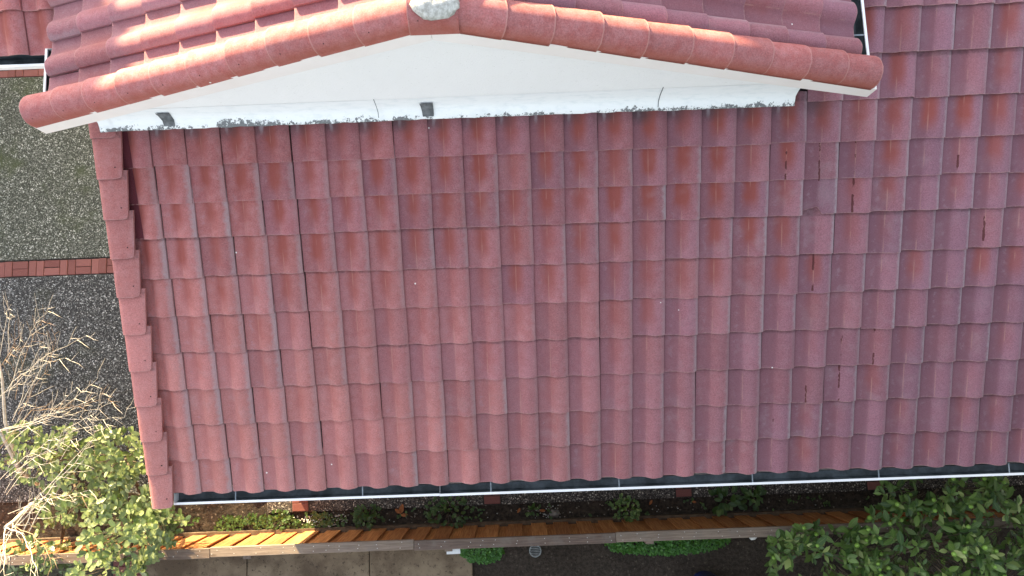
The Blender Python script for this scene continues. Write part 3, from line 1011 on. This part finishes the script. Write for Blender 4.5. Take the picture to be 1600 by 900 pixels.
# ------------------------------------------------------------------ fence
fence = tag(empty('board_fence', (2.5, -.87, GZ)), 'orange cedar board fence with grey cap rail between path and patio', 'fence')
rf = random.Random(21)
def board_mesh(w, h, t, seed):
    rr = random.Random(seed); g = G()
    xs = [0, .004, w - .004, w]
    pr_ = [(0, -t), (0, -.003), (.004, 0), (w - .004, 0), (w, -.003), (w, -t)]
    sk = rr.uniform(-.004, .004)
    a = g.add([(x, y, 0) for x, y in pr_]); b = g.add([(x + sk, y, h) for x, y in pr_])
    n = len(pr_)
    for i in range(n):
        j = (i + 1) % n
        g.face([a + i, b + i, b + j, a + j])
    g.face([a + i for i in range(n)]); g.face([b + i for i in range(n)][::-1])
    return g.mesh('fence_board')
FB = [board_mesh(.186, .795, .017, k) for k in range(5)]
FR = [board_mesh(.186, .795, .017, 10 + k) for k in range(5)]
for m in FB: m.materials.append(M['wood'])
for m in FR: m.materials.append(M['wood'])
x = -5.2
while x < 11.5:
    mt = Matrix.Translation((x + rf.uniform(-.012, .012), -.846 + rf.uniform(-.003, .003), GZ + .045)) @ Euler((rf.uniform(-.004, .004), rf.uniform(-.006, .006), rf.uniform(-.01, .01))).to_matrix().to_4x4()
    obj('fence_board', FB[rf.randrange(5)], None, fence, mt)
    mt = Matrix.Translation((x + .145 + rf.uniform(-.012, .012), -.872 + rf.uniform(-.003, .003), GZ + .045)) @ Euler((0, rf.uniform(-.006, .006), rf.uniform(-.01, .01))).to_matrix().to_4x4()
    obj('fence_board', FR[rf.randrange(5)], None, fence, mt)
    x += .29
cuts = [-5.3, -2.9, -.55, 1.83, 4.19, 6.55, 8.9, 11.3]
nails = G()
for a, b in zip(cuts, cuts[1:]):
    yo = rf.uniform(-.006, .006); tw = rf.uniform(-.002, .002)
    mt = Matrix.Translation((a, -.888 + yo, GZ + .861 + rf.uniform(-.002, .004))) @ Matrix.Rotation(tw, 4, 'Z')
    L = b - a - .004
    g = bevelled_slab(0, L, -.056, .056, -.018, .018, .004)
    obj('cap_rail', g, M['cap'], fence, mt)
    k = .05
    while k < L:
        for yy in (-.025, .022):
            p = mt @ Vector((k + rf.uniform(-.03, .03), yy + rf.uniform(-.012, .012), .018))
            nails.tube([p, p + Vector((0, 0, .002))], [.0048, .0044], 6, False)
        k += rf.choice((.145, .29, .22))
o = obj('nail', nails, M['nail'], fence); o['kind'] = 'stuff'
g = G(); g.box(-5.2, 11.3, -.868, -.815, GZ - .02, GZ + .042); obj('kick_board', g, M['kick'], fence)
for k in range(8):
    g = G(); g.box(-4.9 + 2.36 * k, -4.81 + 2.36 * k, -.985 + .003, -.895, GZ - .2, GZ + .838); obj('fence_post', g, M['cap'], fence)

# ------------------------------------------------------------------ leaves and plants
def leaf_geo(L, w, fold=.25, curl=.15, tip=1.0):
    g = G()
    ts = [0, .18, .42, .68, .88, 1.0]
    ws = [.06, .62, 1.0, .86, .45 * tip + .1, 0.0]
    for t, k in zip(ts, ws):
        x = k * w / 2; z = -curl * L * t * t
        g.add([(-x, t * L, z + fold * x), (0, t * L, z), (x, t * L, z + fold * x)])
    for i in range(5):
        a = i * 3; t0, t1 = ts[i], ts[i + 1]
        g.face([a, a + 1, a + 4, a + 3], [(0, t0), (.5, t0), (.5, t1), (0, t1)], True)
        g.face([a + 1, a + 2, a + 5, a + 4], [(.5, t0), (1, t0), (1, t1), (.5, t1)], True)
    return g
def leaf_matrix(p, d, upv, scale=1.0):
    y = d.normalized(); x = y.cross(upv)
    if x.length < 1e-3: x = Vector((1, 0, 0))
    x.normalize(); z = x.cross(y)
    return frame(p, x * scale, y * scale, z * scale)
def cam_uv(p):
    q = cam.matrix_world.inverted() @ p
    return 800 + 1120 * q.x / -q.z, 450 - 1120 * q.y / -q.z

def place_leaves(root, mats, geo_list, mat, limit):
    """the nearest, most open leaves one by one, the rest as one mesh"""
    bpy.context.view_layer.update()
    scored = []
    for m, k in mats:
        p = m.translation
        u, v = cam_uv(p)
        inside = -5 < u < 1605 and 120 < v < 905
        n = Vector((m[0][2], m[1][2], m[2][2]))
        s = (p.z + 3) * 1.0 + abs(n.normalized().z) * .6 if inside else -9
        scored.append((s, m, k))
    scored.sort(key=lambda a: -a[0])
    mes = [g_.mesh('leaf') for g_ in geo_list]
    for me in mes: me.materials.append(mat)
    rest = G()
    for i, (s, m, k) in enumerate(scored):
        if i < limit and s > -5:
            obj('leaf', mes[k], None, root, m)
        else:
            rest.merge(geo_list[k], m, rnd.random())
    if rest.f:
        o = obj('leaf', rest, mat, root); o['kind'] = 'stuff'

def curve(a, b, sag, n, rr, wob=.03):
    a, b = Vector(a), Vector(b); L = (b - a).length
    out = []
    for i in range(n + 1):
        t = i / n
        p = a.lerp(b, t); p.z += sag * 4 * t * (1 - t)
        if 0 < i < n: p += Vector((rr.uniform(-1, 1), rr.uniform(-1, 1), rr.uniform(-1, 1))) * wob * L
        out.append(p)
    return out

def shrub(name, label, cat, base, lobes, n_tips, leafL, leafW, mat, bark, seed, limit, per=6, tip_shape=1.0, group=None, spread=.9, fruits=0):
    rr = random.Random(seed)
    base = Vector(base)
    root = tag(empty(name, base), label, cat, group)
    geos = [leaf_geo(leafL * k, leafW * k, f, c, tip_shape) for k, f, c in ((1.0, .2, .12), (.85, .35, .2), (1.12, .12, .05), (.7, .3, .25))]
    stems = G(); trunk = G(); mats = []; fr = []
    for (cx, cy, cz, rx, ry, rz, wgt) in lobes:
        c = Vector((cx, cy, cz))
        start = base + Vector((rr.uniform(-.05, .05), rr.uniform(-.05, .05), 0))
        limb = curve(start, c + Vector((0, 0, -rz * .5)), .05, 5, rr, .03)
        trunk.tube(limb, [.030 - .0035 * i for i in range(len(limb))], 7)
        for t in range(int(n_tips * wgt)):
            while True:
                d = Vector((rr.uniform(-1, 1), rr.uniform(-1, 1), rr.uniform(-.8, 1)))
                if .25 < d.length < 1: break
            d = d * (d.length ** -.35)
            tip = c + Vector((d.x * rx, d.y * ry, d.z * rz))
            st = limb[-1].lerp(tip, rr.uniform(.25, .6))
            if (tip - st).length > 0:
                cu = curve(st, tip, .04, 3, rr, .05)
                stems.tube(cu, [.005, .004, .003, .002], 4)
            grow = (tip - c); grow.z = abs(grow.z) * .5 + .12; grow.normalize()
            a0 = rr.uniform(0, 6.28)
            for k in range(per):
                a = a0 + k * 2.4 + rr.uniform(-.3, .3)
                side = Vector((cos(a), sin(a), rr.uniform(-.25, .45)))
                dr = (grow * rr.uniform(.25, .7) + side * spread).normalized()
                p = tip - grow * leafL * .28 * (k % 4)
                mats.append((leaf_matrix(p, dr, (Vector((0, 0, 1)) + Vector((rr.uniform(-.5, .5), rr.uniform(-.5, .5), 0))), rr.uniform(.75, 1.15)), rr.randrange(4)))
            if fruits and rr.random() < fruits:
                fr.append(tip + Vector((rr.uniform(-.04, .04), rr.uniform(-.04, .04), rr.uniform(.0, .07))))
    obj('trunk', trunk, bark, root)
    obj('twig', stems, bark, root)['kind'] = 'stuff'
    place_leaves(root, mats, geos, mat, limit)
    if fr:
        s = G(); nu, nv = 8, 6
        for j in range(nv + 1):
            for i in range(nu):
                th = 2 * pi * i / nu; ph = pi * j / nv
                s.add([(cos(th) * sin(ph) * .025, sin(th) * sin(ph) * .025, cos(ph) * .027)])
        for j in range(nv):
            for i in range(nu):
                a = j * nu + i; b = j * nu + (i + 1) % nu
                s.face([a, a + nu, b + nu, b], smooth=True)
        me = s.mesh('fruit'); me.materials.append(M['fruit'])
        for p in fr: obj('fruit', me, None, root, Matrix.Translation(p) @ Matrix.Scale(rr.uniform(.8, 1.15), 4))
    return root

shrub('leafy_shrub', 'sunlit shrub with pale rounded leaves below the corner of the lower roof', 'shrub', (-1.6, -.45, GZ - .03),
      [(-1.62, .22, -1.45, .36, .38, .40, 1.0), (-1.32, -.52, -1.22, .50, .46, .50, 1.75), (-.98, -.45, -1.1, .34, .26, .32, .65), (-1.95, -.1, -1.6, .45, .45, .40, .8),
       (-1.55, -.98, -1.25, .45, .28, .40, .6)],
      60, .088, .050, M['leaf_a'], M['bark'], 31, 300, per=6, tip_shape=1.5)
shrub('leafy_shrub', 'darker low shrub behind the bleached bare branches at the left edge', 'shrub', (-2.75, .15, GZ - .03),
      [(-2.8, .30, -1.85, .55, .40, .35, 1.0), (-2.55, -.75, -1.75, .40, .30, .45, .5), (-2.3, .30, -1.75, .45, .35, .35, .9), (-2.35, -.25, -1.8, .4, .3, .3, .6), (-2.6, -1.05, -1.8, .5, .25, .4, .5)],
      60, .080, .046, M['leaf_a'], M['bark'], 32, 150, per=6, tip_shape=1.4)
shrub('fruit_tree', 'dark green tree with round green fruit overhanging the fence', 'tree', (7.55, -1.5, GZ - .05),
      [(7.55, -1.05, -1.15, .85, .55, .55, 1.5), (6.55, -1.15, -1.30, .62, .42, .45, .9), (8.6, -.85, -1.05, .80, .55, .55, 1.2), (8.35, -1.5, -.95, .9, .5, .5, 1.0),
       (7.1, -1.6, -1.2, .8, .45, .5, .9), (7.9, -.45, -1.25, .75, .25, .35, .6), (6.05, -1.05, -1.45, .22, .30, .22, .16), (8.3, -2.4, -.9, 1.3, .8, .6, 1.0), (7.2, -2.6, -1.0, 1.0, .8, .6, .8)],  # last two lobes lie out of view, added to darken the yard
      70, .128, .058, M['leaf_b'], M['bark'], 33, 300, per=6, tip_shape=.7, fruits=.30)

# bleached bare branches
BR_LINES = [[(-2.79,-.55,-1.35),(-2.35,-.21,-1.1),(-1.92,.12,-.85),(-1.44,.5,-.6)],[(-2.9,.07,-1.35),(-2.45,.32,-1.1),(-2.04,.5,-.85),(-1.63,.6,-.6)],
[(-2.93,.62,-1.35),(-2.32,.7,-1.1),(-1.92,.9,-.85),(-1.6,1.07,-.6)],[(-2.93,.6,-1.35),(-2.18,.78,-1.1),(-1.64,.91,-.85),(-1.32,1.0,-.6)],
[(-2.78,.79,-1.35),(-2.3,1.2,-.98),(-1.92,1.5,-.6)],[(-2.87,.97,-1.35),(-2.65,1.36,-1.16),(-2.39,1.67,-.98),(-2.2,1.8,-.79),(-1.94,1.9,-.6)],
[(-2.95,1.01,-1.35),(-2.55,1.25,-1.1),(-2.12,1.34,-.85),(-1.73,1.39,-.6)],[(-2.97,1.38,-1.35),(-2.57,1.57,-.98),(-2.22,1.68,-.6)],
[(-2.77,-.33,-1.35),(-2.28,-.18,-1.1),(-1.91,-.1,-.85),(-1.42,0,-.6)],[(-2.81,-.48,-1.35),(-2.44,-.52,-1.1),(-2.16,-.65,-.85),(-1.92,-.85,-.6)],
[(-2.81,-.48,-1.35),(-2.56,-.65,-.98),(-2.27,-.83,-.6)],[(-2.61,-.56,-1.35),(-2.28,-.26,-.98),(-1.94,-.01,-.6)],
[(-2.92,.42,-1.35),(-2.44,.85,-1.16),(-2.04,.84,-.98),(-1.7,.88,-.79),(-1.26,.94,-.6)],[(-2.79,.71,-1.35),(-2.49,1.14,-1.1),(-2.2,1.41,-.85),(-2.02,1.6,-.6)],
[(-2.85,-.09,-1.35),(-2.36,.29,-.98),(-1.77,.44,-.6)],[(-2.98,1.46,-1.35),(-2.66,1.87,-.98),(-2.38,1.96,-.6)],[(-2.18,.6,-1.35),(-1.75,.72,-.98),(-1.38,.8,-.6)]]
rb = random.Random(61)
for L in list(BR_LINES):
    dx, dy = rb.uniform(-.12, .12), rb.uniform(-.14, .14)
    BR_LINES.append([(x + dx * i / 2, y + dy * (i + .5) / 2, z - .10 + rb.uniform(-.05, .05)) for i, (x, y, z) in enumerate(L)])
bare = tag(empty('bare_shrub', (-3.0, -.3, GZ)), 'bleached bare twiggy shrub reaching over the driveway at the left edge', 'shrub')
trunk = G()
trunk.tube([(-3.0, -.3, GZ - .05), (-2.96, -.33, -2.0), (-2.85, -.45, -1.55), (-2.81, -.48, -1.35)], [.035, .030, .026, .022], 8)
trunk.tube([(-3.0, -.3, GZ - .05), (-3.05, .1, -1.9), (-2.98, .5, -1.5), (-2.94, .62, -1.35)], [.03, .026, .020, .015], 7)
trunk.tube([(-3.05, .1, -1.9), (-3.05, .7, -1.6), (-2.97, 1.2, -1.4), (-2.98, 1.46, -1.33)], [.022, .018, .014, .009], 7)
obj('trunk', trunk, M['twig'], bare)
for L in BR_LINES:
    g = G()
    pts = [Vector(p) for p in L]
    fine = []
    for a, b in zip(pts, pts[1:]):
        for k in range(3):
            fine.append(a.lerp(b, k / 3) + Vector((rb.uniform(-1, 1), rb.uniform(-1, 1), rb.uniform(-1, 1))) * .014)
    fine.append(pts[-1])
    big_ = .0070 if L[0][1] < -.4 else .0040
    nn_ = len(fine)
    g.tube(fine, [big_ * (1 - .75 * i / (nn_ - 1)) for i in range(nn_)], 5)
    for i in range(1, nn_):
        if rb.random() < .95:
            d = (fine[i] - fine[i - 1]).normalized()
            sd = Vector((-d.y, d.x, 0)) * rb.choice((-1, 1))
            ln_ = rb.uniform(.12, .34)
            e = fine[i] + (d * .75 + sd * rb.uniform(.35, .9) + Vector((0, 0, rb.uniform(-.2, .3)))).normalized() * ln_
            tw_ = curve(fine[i], e, .01, 3, rb, .04)
            g.tube(tw_, [.0028, .0024, .002, .0012], 4)
            if rb.random() < .6:
                e2 = tw_[1] + (d + sd * rb.uniform(-.6, .2)).normalized() * ln_ * .6
                g.tube([tw_[1], e2], [.0024, .0012], 4)
    obj('branch', g, M['twig'] if rb.random() < .8 else M['twig_b'], bare)

# small plants in the bed
def rosette(name, label, cat, p, rad, h, n, L, w, mat, seed, group=None):
    rr = random.Random(seed); p = Vector(p)
    root = tag(empty(name, p), label, cat, group)
    geo = [leaf_geo(L, w, .25, .2, 1.2), leaf_geo(L * .8, w * .9, .35, .3, 1.0)]
    g = G(); s = G()
    for i in range(n):
        a = rr.uniform(0, 6.28); q = rr.random() ** .6
        tip = p + Vector((cos(a) * q * rad, sin(a) * q * rad * .8, h * (1 - .6 * q) * rr.uniform(.5, 1)))
        d = Vector((cos(a) * (.4 + q), sin(a) * (.4 + q), .45 * (1 - q)))
        for k in range(3):
            dd = d + Vector((rr.uniform(-.8, .8), rr.uniform(-.8, .8), rr.uniform(-.1, .4)))
            g.merge(geo[k % 2], leaf_matrix(tip, dd, Vector((rr.uniform(-.4, .4), rr.uniform(-.4, .4), 1)), rr.uniform(.7, 1.1)), rr.random())
        if i % 2 == 0:
            s.tube([p + Vector((0, 0, -.04)), p.lerp(tip, .5) + Vector((0, 0, .02)), tip], [.004, .003, .002], 4)
    obj('stem', s, M['bark'], root)['kind'] = 'stuff'
    obj('foliage', g, mat, root)
    return root
GP = GZ - .02
rosette('bed_plant', 'small green weed clump in the bed nearest the sunlit fence', 'plant', (-.03, -.70, GP), .14, .16, 26, .055, .036, M['leaf_c'], 1, 'plants in the bed')
rosette('bed_plant', 'bushy green plant in the bed left of the dry orange leaf', 'plant', (1.12, -.70, GP), .19, .24, 46, .055, .036, M['leaf_c'], 2, 'plants in the bed')
rosette('bed_plant', 'wide leafy plant in the bed below the second brick band', 'plant', (2.16, -.66, GP), .26, .26, 64, .060, .040, M['leaf_c'], 3, 'plants in the bed')
rosette('bed_plant', 'tall dark bush in the bed reaching over the fence boards', 'plant', (4.42, -.70, GP), .20, .48, 74, .050, .030, M['leaf_b'], 4, 'plants in the bed')
rosette('bed_plant', 'broad leaved plant in the bed beside the overhanging fruit tree', 'plant', (5.72, -.66, GP), .17, .26, 22, .105, .06, M['leaf_c'], 5, 'plants in the bed')
rosette('bed_plant', 'paler broad leaved plant in the bed under the fruit tree leaves', 'plant', (6.05, -.62, GP), .14, .22, 18, .100, .058, M['leaf_c'], 6, 'plants in the bed')
rosette('bed_plant', 'single leafy seedling in the bare bed middle', 'plant', (3.24, -.68, GP), .06, .10, 4, .085, .04, M['leaf_c'], 7, 'plants in the bed')
# low weeds as ground cover
rw = random.Random(8); g = G(); gl = leaf_geo(.042, .028, .2, .2, 1.3)
for i in range(520):
    x = rw.choice((rw.gauss(-.6, .30), rw.gauss(.1, .35), rw.uniform(-1.2, 2.6), rw.uniform(-1, 8)))
    y = rw.uniform(-.80, -.63)
    if noise.noise(Vector((x * 2.5, y * 3, 1))) < -.05: continue
    for k in range(3):
        a = rw.uniform(0, 6.28)
        g.merge(gl, leaf_matrix(Vector((x, y, GP + rw.uniform(0, .05))), Vector((cos(a), sin(a), rw.uniform(.1, .6))), Vector((0, 0, 1)), rw.uniform(.5, 1.1)), rw.random())
o = obj('bed_weeds', g, M['leaf_c']); o['kind'] = 'stuff'; o['label'] = 'low green weeds scattered through the planting bed'; o['category'] = 'weeds'
# pebbles
g = G()
def pebble(g, p, r, rr, flat=.6):
    b = []
    for j in range(4):
        for i in range(6):
            th = 2 * pi * i / 6 + j; ph = pi * (j + .5) / 4
            k = r * rr.uniform(.8, 1.15)
            b.append((p[0] + cos(th) * sin(ph) * k, p[1] + sin(th) * sin(ph) * k * .8, p[2] + cos(ph) * k * flat))
    s = g.add(b)
    for j in range(3):
        for i in range(6):
            g.face([s + j * 6 + i, s + (j + 1) * 6 + i, s + (j + 1) * 6 + (i + 1) % 6, s + j * 6 + (i + 1) % 6], smooth=True)
    g.face([s + i for i in range(6)][::-1]); g.face([s + 18 + i for i in range(6)])
for i in range(230):
    x = rw.gauss(.48, .17); y = rw.uniform(-.80, -.66)
    pebble(g, (x, y, GZ - .02), rw.uniform(.006, .014), rw)
for i in range(70):
    pebble(g, (rw.choice((rw.gauss(3.4, .12), rw.uniform(-.5, 7))), rw.uniform(-.8, -.64), GZ - .02), rw.uniform(.005, .011), rw)
o = obj('pebbles', g, M['pebble']); o['kind'] = 'stuff'; o['label'] = 'scatter of pale pebbles in the planting bed'; o['category'] = 'pebbles'
for lab, p, r in (('flat grey stone in the bare bed behind the middle fence boards', (3.52, -.745, GZ), .075), ('pale grey stone beside the wide leafy bed plant', (2.0, -.775, GZ), .045), ('round whitish stone at the edge of the pebbles', (.62, -.80, GZ + .01), .022)):
    g = G(); pebble(g, (0, 0, 0), r, rw, .5)
    tag(obj('stone', g, M['stone'] if r > .03 else M['pebble'], None, Matrix.Translation(p)), lab, 'stone', 'stones in the bed')
for lab, p, L in (('large dry orange leaf lying in the bed between two green plants', (1.53, -.68, GZ + .01), .13), ('small rusty leaf left of the bed seedling', (3.08, -.66, GZ), .07),
                  ('small rusty leaf right of the bed seedling', (3.33, -.70, GZ), .075), ('dull brown leaf near the tall dark bush', (4.75, -.68, GZ), .07), ('curled brown leaf by the third brick band', (5.3, -.66, GZ), .06)):
    a = rw.uniform(0, 6.28)
    g = G(); lg = leaf_geo(L, L * .5, .3, .25, .8)
    g.merge(lg, leaf_matrix(Vector((0, 0, 0)), Vector((cos(a), sin(a), .2)), Vector((0, 0, 1))))
    if L > .1:
        g.merge(lg, leaf_matrix(Vector((.01, .01, .005)), Vector((cos(a + 1.2), sin(a + 1.2), .2)), Vector((0, 0, 1)), .7))
        g.merge(lg, leaf_matrix(Vector((.01, -.01, .005)), Vector((cos(a - 1.3), sin(a - 1.3), .2)), Vector((0, 0, 1)), .7))
    tag(obj('dry_leaf', g, M['dry'], None, Matrix.Translation(p)), lab, 'leaf', 'dry leaves in the bed')

# bright ground cover on the neighbour's side
def clover(label, x0, x1, y0, y1, n, seed):
    rr = random.Random(seed); g = G(); lg = leaf_geo(.030, .022, .2, .2, 1.4)
    for i in range(n):
        a = rr.uniform(0, 6.28); q = rr.random() ** .5
        x = (x0 + x1) / 2 + cos(a) * q * (x1 - x0) / 2; y = (y0 + y1) / 2 + sin(a) * q * (y1 - y0) / 2
        z = GZ + .10 * (1 - q * q) * (.6 + .5 * noise.noise(Vector((x * 9, y * 9, 2)))) + rr.uniform(-.03, .02)
        for k in range(3):
            b = rr.uniform(0, 6.28)
            g.merge(lg, leaf_matrix(Vector((x, y, z)), Vector((cos(b), sin(b), rr.uniform(.1, .7))), Vector((rr.uniform(-.5, .5), rr.uniform(-.5, .5), 1)), rr.uniform(.7, 1.3)), rr.random())
    o = obj('ground_cover', g, M['leaf_d']); o['kind'] = 'stuff'; o['label'] = label; o['category'] = 'plants'
clover('bright green mound growing at the end of the patio slabs', 2.28, 2.86, -1.33, -.97, 420, 3)
clover('long strip of bright green ground cover along the fence', 4.15, 5.75, -1.31, -.98, 1000, 4)
clover('sparse green weeds along the fence foot by the round grate', 2.95, 4.1, -1.10, -.96, 110, 5)

# round grate, blue lid, white scraps
grate = tag(empty('drain_grate', (3.255, -1.2, GZ)), 'small round grey drain grate in the dirt beside the fence', 'drain')
g = G(); n = 20
for rr_, z in ((.078, 0), (.078, .035), (.066, .035), (.066, .005)):
    g.add([(3.255 + rr_ * cos(2 * pi * k / n), -1.2 + rr_ * sin(2 * pi * k / n), GZ - .02 + z) for k in range(n)])
for j in range(3):
    for k in range(n):
        g.face([j * n + k, j * n + (k + 1) % n, (j + 1) * n + (k + 1) % n, (j + 1) * n + k])
obj('grate_ring', g, M['drain'], grate)
for k in range(6):
    yy = -.05 + .02 * k; hw = math.sqrt(.066 ** 2 - yy ** 2) - .001
    g = G(); g.box(3.255 - hw, 3.255 + hw, -1.2 + yy - .004, -1.2 + yy + .004, GZ - .005, GZ + .010)
    obj('grate_bar', g, M['drain'], grate)
g = G(); n = 20
g.add([(3.255 + .067 * cos(2 * pi * k / n), -1.2 + .067 * sin(2 * pi * k / n), GZ - .014) for k in range(n)]); g.face(list(range(n)))
obj('grate_well', g, M['black'], grate)
g = G(); n = 28
prof = [(.19, GZ - .03), (.24, -1.95), (.26, -1.94), (.26, -1.90), (.24, -1.89), (.12, -1.865), (.0, -1.86)]
for r_, z in prof:
    g.add([(5.40 + r_ * cos(2 * pi * k / n), -1.72 + r_ * sin(2 * pi * k / n), z) for k in range(n)])
for j in range(len(prof) - 1):
    for k in range(n):
        g.face([j * n + k, j * n + (k + 1) % n, (j + 1) * n + (k + 1) % n, (j + 1) * n + k], smooth=j not in (1, 2, 3))
tag(obj('plastic_bin', g, M['blue']), 'dark blue round plastic bin at the bottom edge of the yard', 'bin')
g = G(); pebble(g, (0, 0, 0), .05, rw, .7)
tag(obj('white_stone', g, M['white'], None, Matrix.Translation((6.05, -1.13, GZ))), 'white lump beside the fence in the dark yard', 'stone')
g = G(); b = g.add([(2.20, -1.02, GZ + .80), (2.36, -1.02, GZ + .795), (2.36, -.95, GZ + .80), (2.20, -.95, GZ + .805), (2.20, -1.02, GZ + .806), (2.36, -1.02, GZ + .801), (2.36, -.95, GZ + .806), (2.20, -.95, GZ + .811)])
for q in ((3, 2, 1, 0), (4, 5, 6, 7), (0, 1, 5, 4), (1, 2, 6, 5), (2, 3, 7, 6), (3, 0, 4, 7)): g.face([b + i for i in q])
obj('fence_bracket', g, M['white'], fence)

# ------------------------------------------------------------------ unseen trees added beyond the frame to cast shade
def shade_tree(label, x, y, r, h, seed, n=2600, leaf=.34, trunk_h=None):
    rr = random.Random(seed)
    root = tag(empty('tree', (x, y, GZ)), label, 'tree', 'unseen trees added for shade')
    t = G()
    t.tube([(x, y, GZ - .1), (x + .1, y, GZ + h * .35), (x, y + .1, GZ + h * .75)], [.22, .16, .05], 8)
    for k in range(7):
        a = k * .9; z0 = GZ + h * (.3 + .07 * k)
        t.tube([(x, y, z0), (x + cos(a) * r * .7, y + sin(a) * r * .7, z0 + h * .14)], [.07, .02], 6)
    obj('trunk', t, M['bark'], root)
    g = G(); lg = leaf_geo(leaf, leaf * .5, .2, .15, 1)
    th = h * .2 if trunk_h is None else trunk_h
    for i in range(n):
        while True:
            d = Vector((rr.uniform(-1, 1), rr.uniform(-1, 1), rr.uniform(-1, 1)))
            if d.length < 1: break
        k = .82 + .30 * noise.noise(d * 2.5 + Vector((seed, 0, 0)))
        p = Vector((x + d.x * r * k, y + d.y * r * k, GZ + th + (h - th) * (.5 + .5 * d.z * k)))
        g.merge(lg, leaf_matrix(p, Vector((rr.uniform(-1, 1), rr.uniform(-1, 1), rr.uniform(-.6, .6))), Vector((rr.uniform(-1, 1), rr.uniform(-1, 1), 1)), rr.uniform(.7, 1.3)), rr.random())
    o = obj('foliage', g, M['leaf_far'], root); o['kind'] = 'stuff'
UNSEEN_SHADE_TREES = [
    ('broad low unseen tree added north west to shade the driveway', -7.2, 7.2, 1.6, 2.0, 1, 2200, .34, None),
    ('second unseen tree added in the row to shade the driveway', -7.0, 10.3, 1.9, 2.8, 2, 2200, .34, None),
    ('tall slim unseen tree added to shade the left end of the gable', -6.5, 13.4, 1.25, 7.8, 3, 2600, .34, 5.6),
    ('large unseen tree added south east to darken the yard', 9.5, -5.2, 3.3, 8.5, 4, 8000, .5, 1.6),
    ('second large unseen tree added south east to darken the yard', 14.0, -2.8, 3.2, 9.0, 5, 6500, .5, 1.5),
    ('third large unseen tree added south to darken the yard', 6.2, -6.0, 3.2, 8.0, 6, 8500, .5, 1.4),
]
for lab, x, y, r, h, sd, n, lf, th in UNSEEN_SHADE_TREES:
    shade_tree(lab, x, y, r, h, sd, n, lf, th)
print('main roof tiles', ntile, 'objects', len(col.objects))
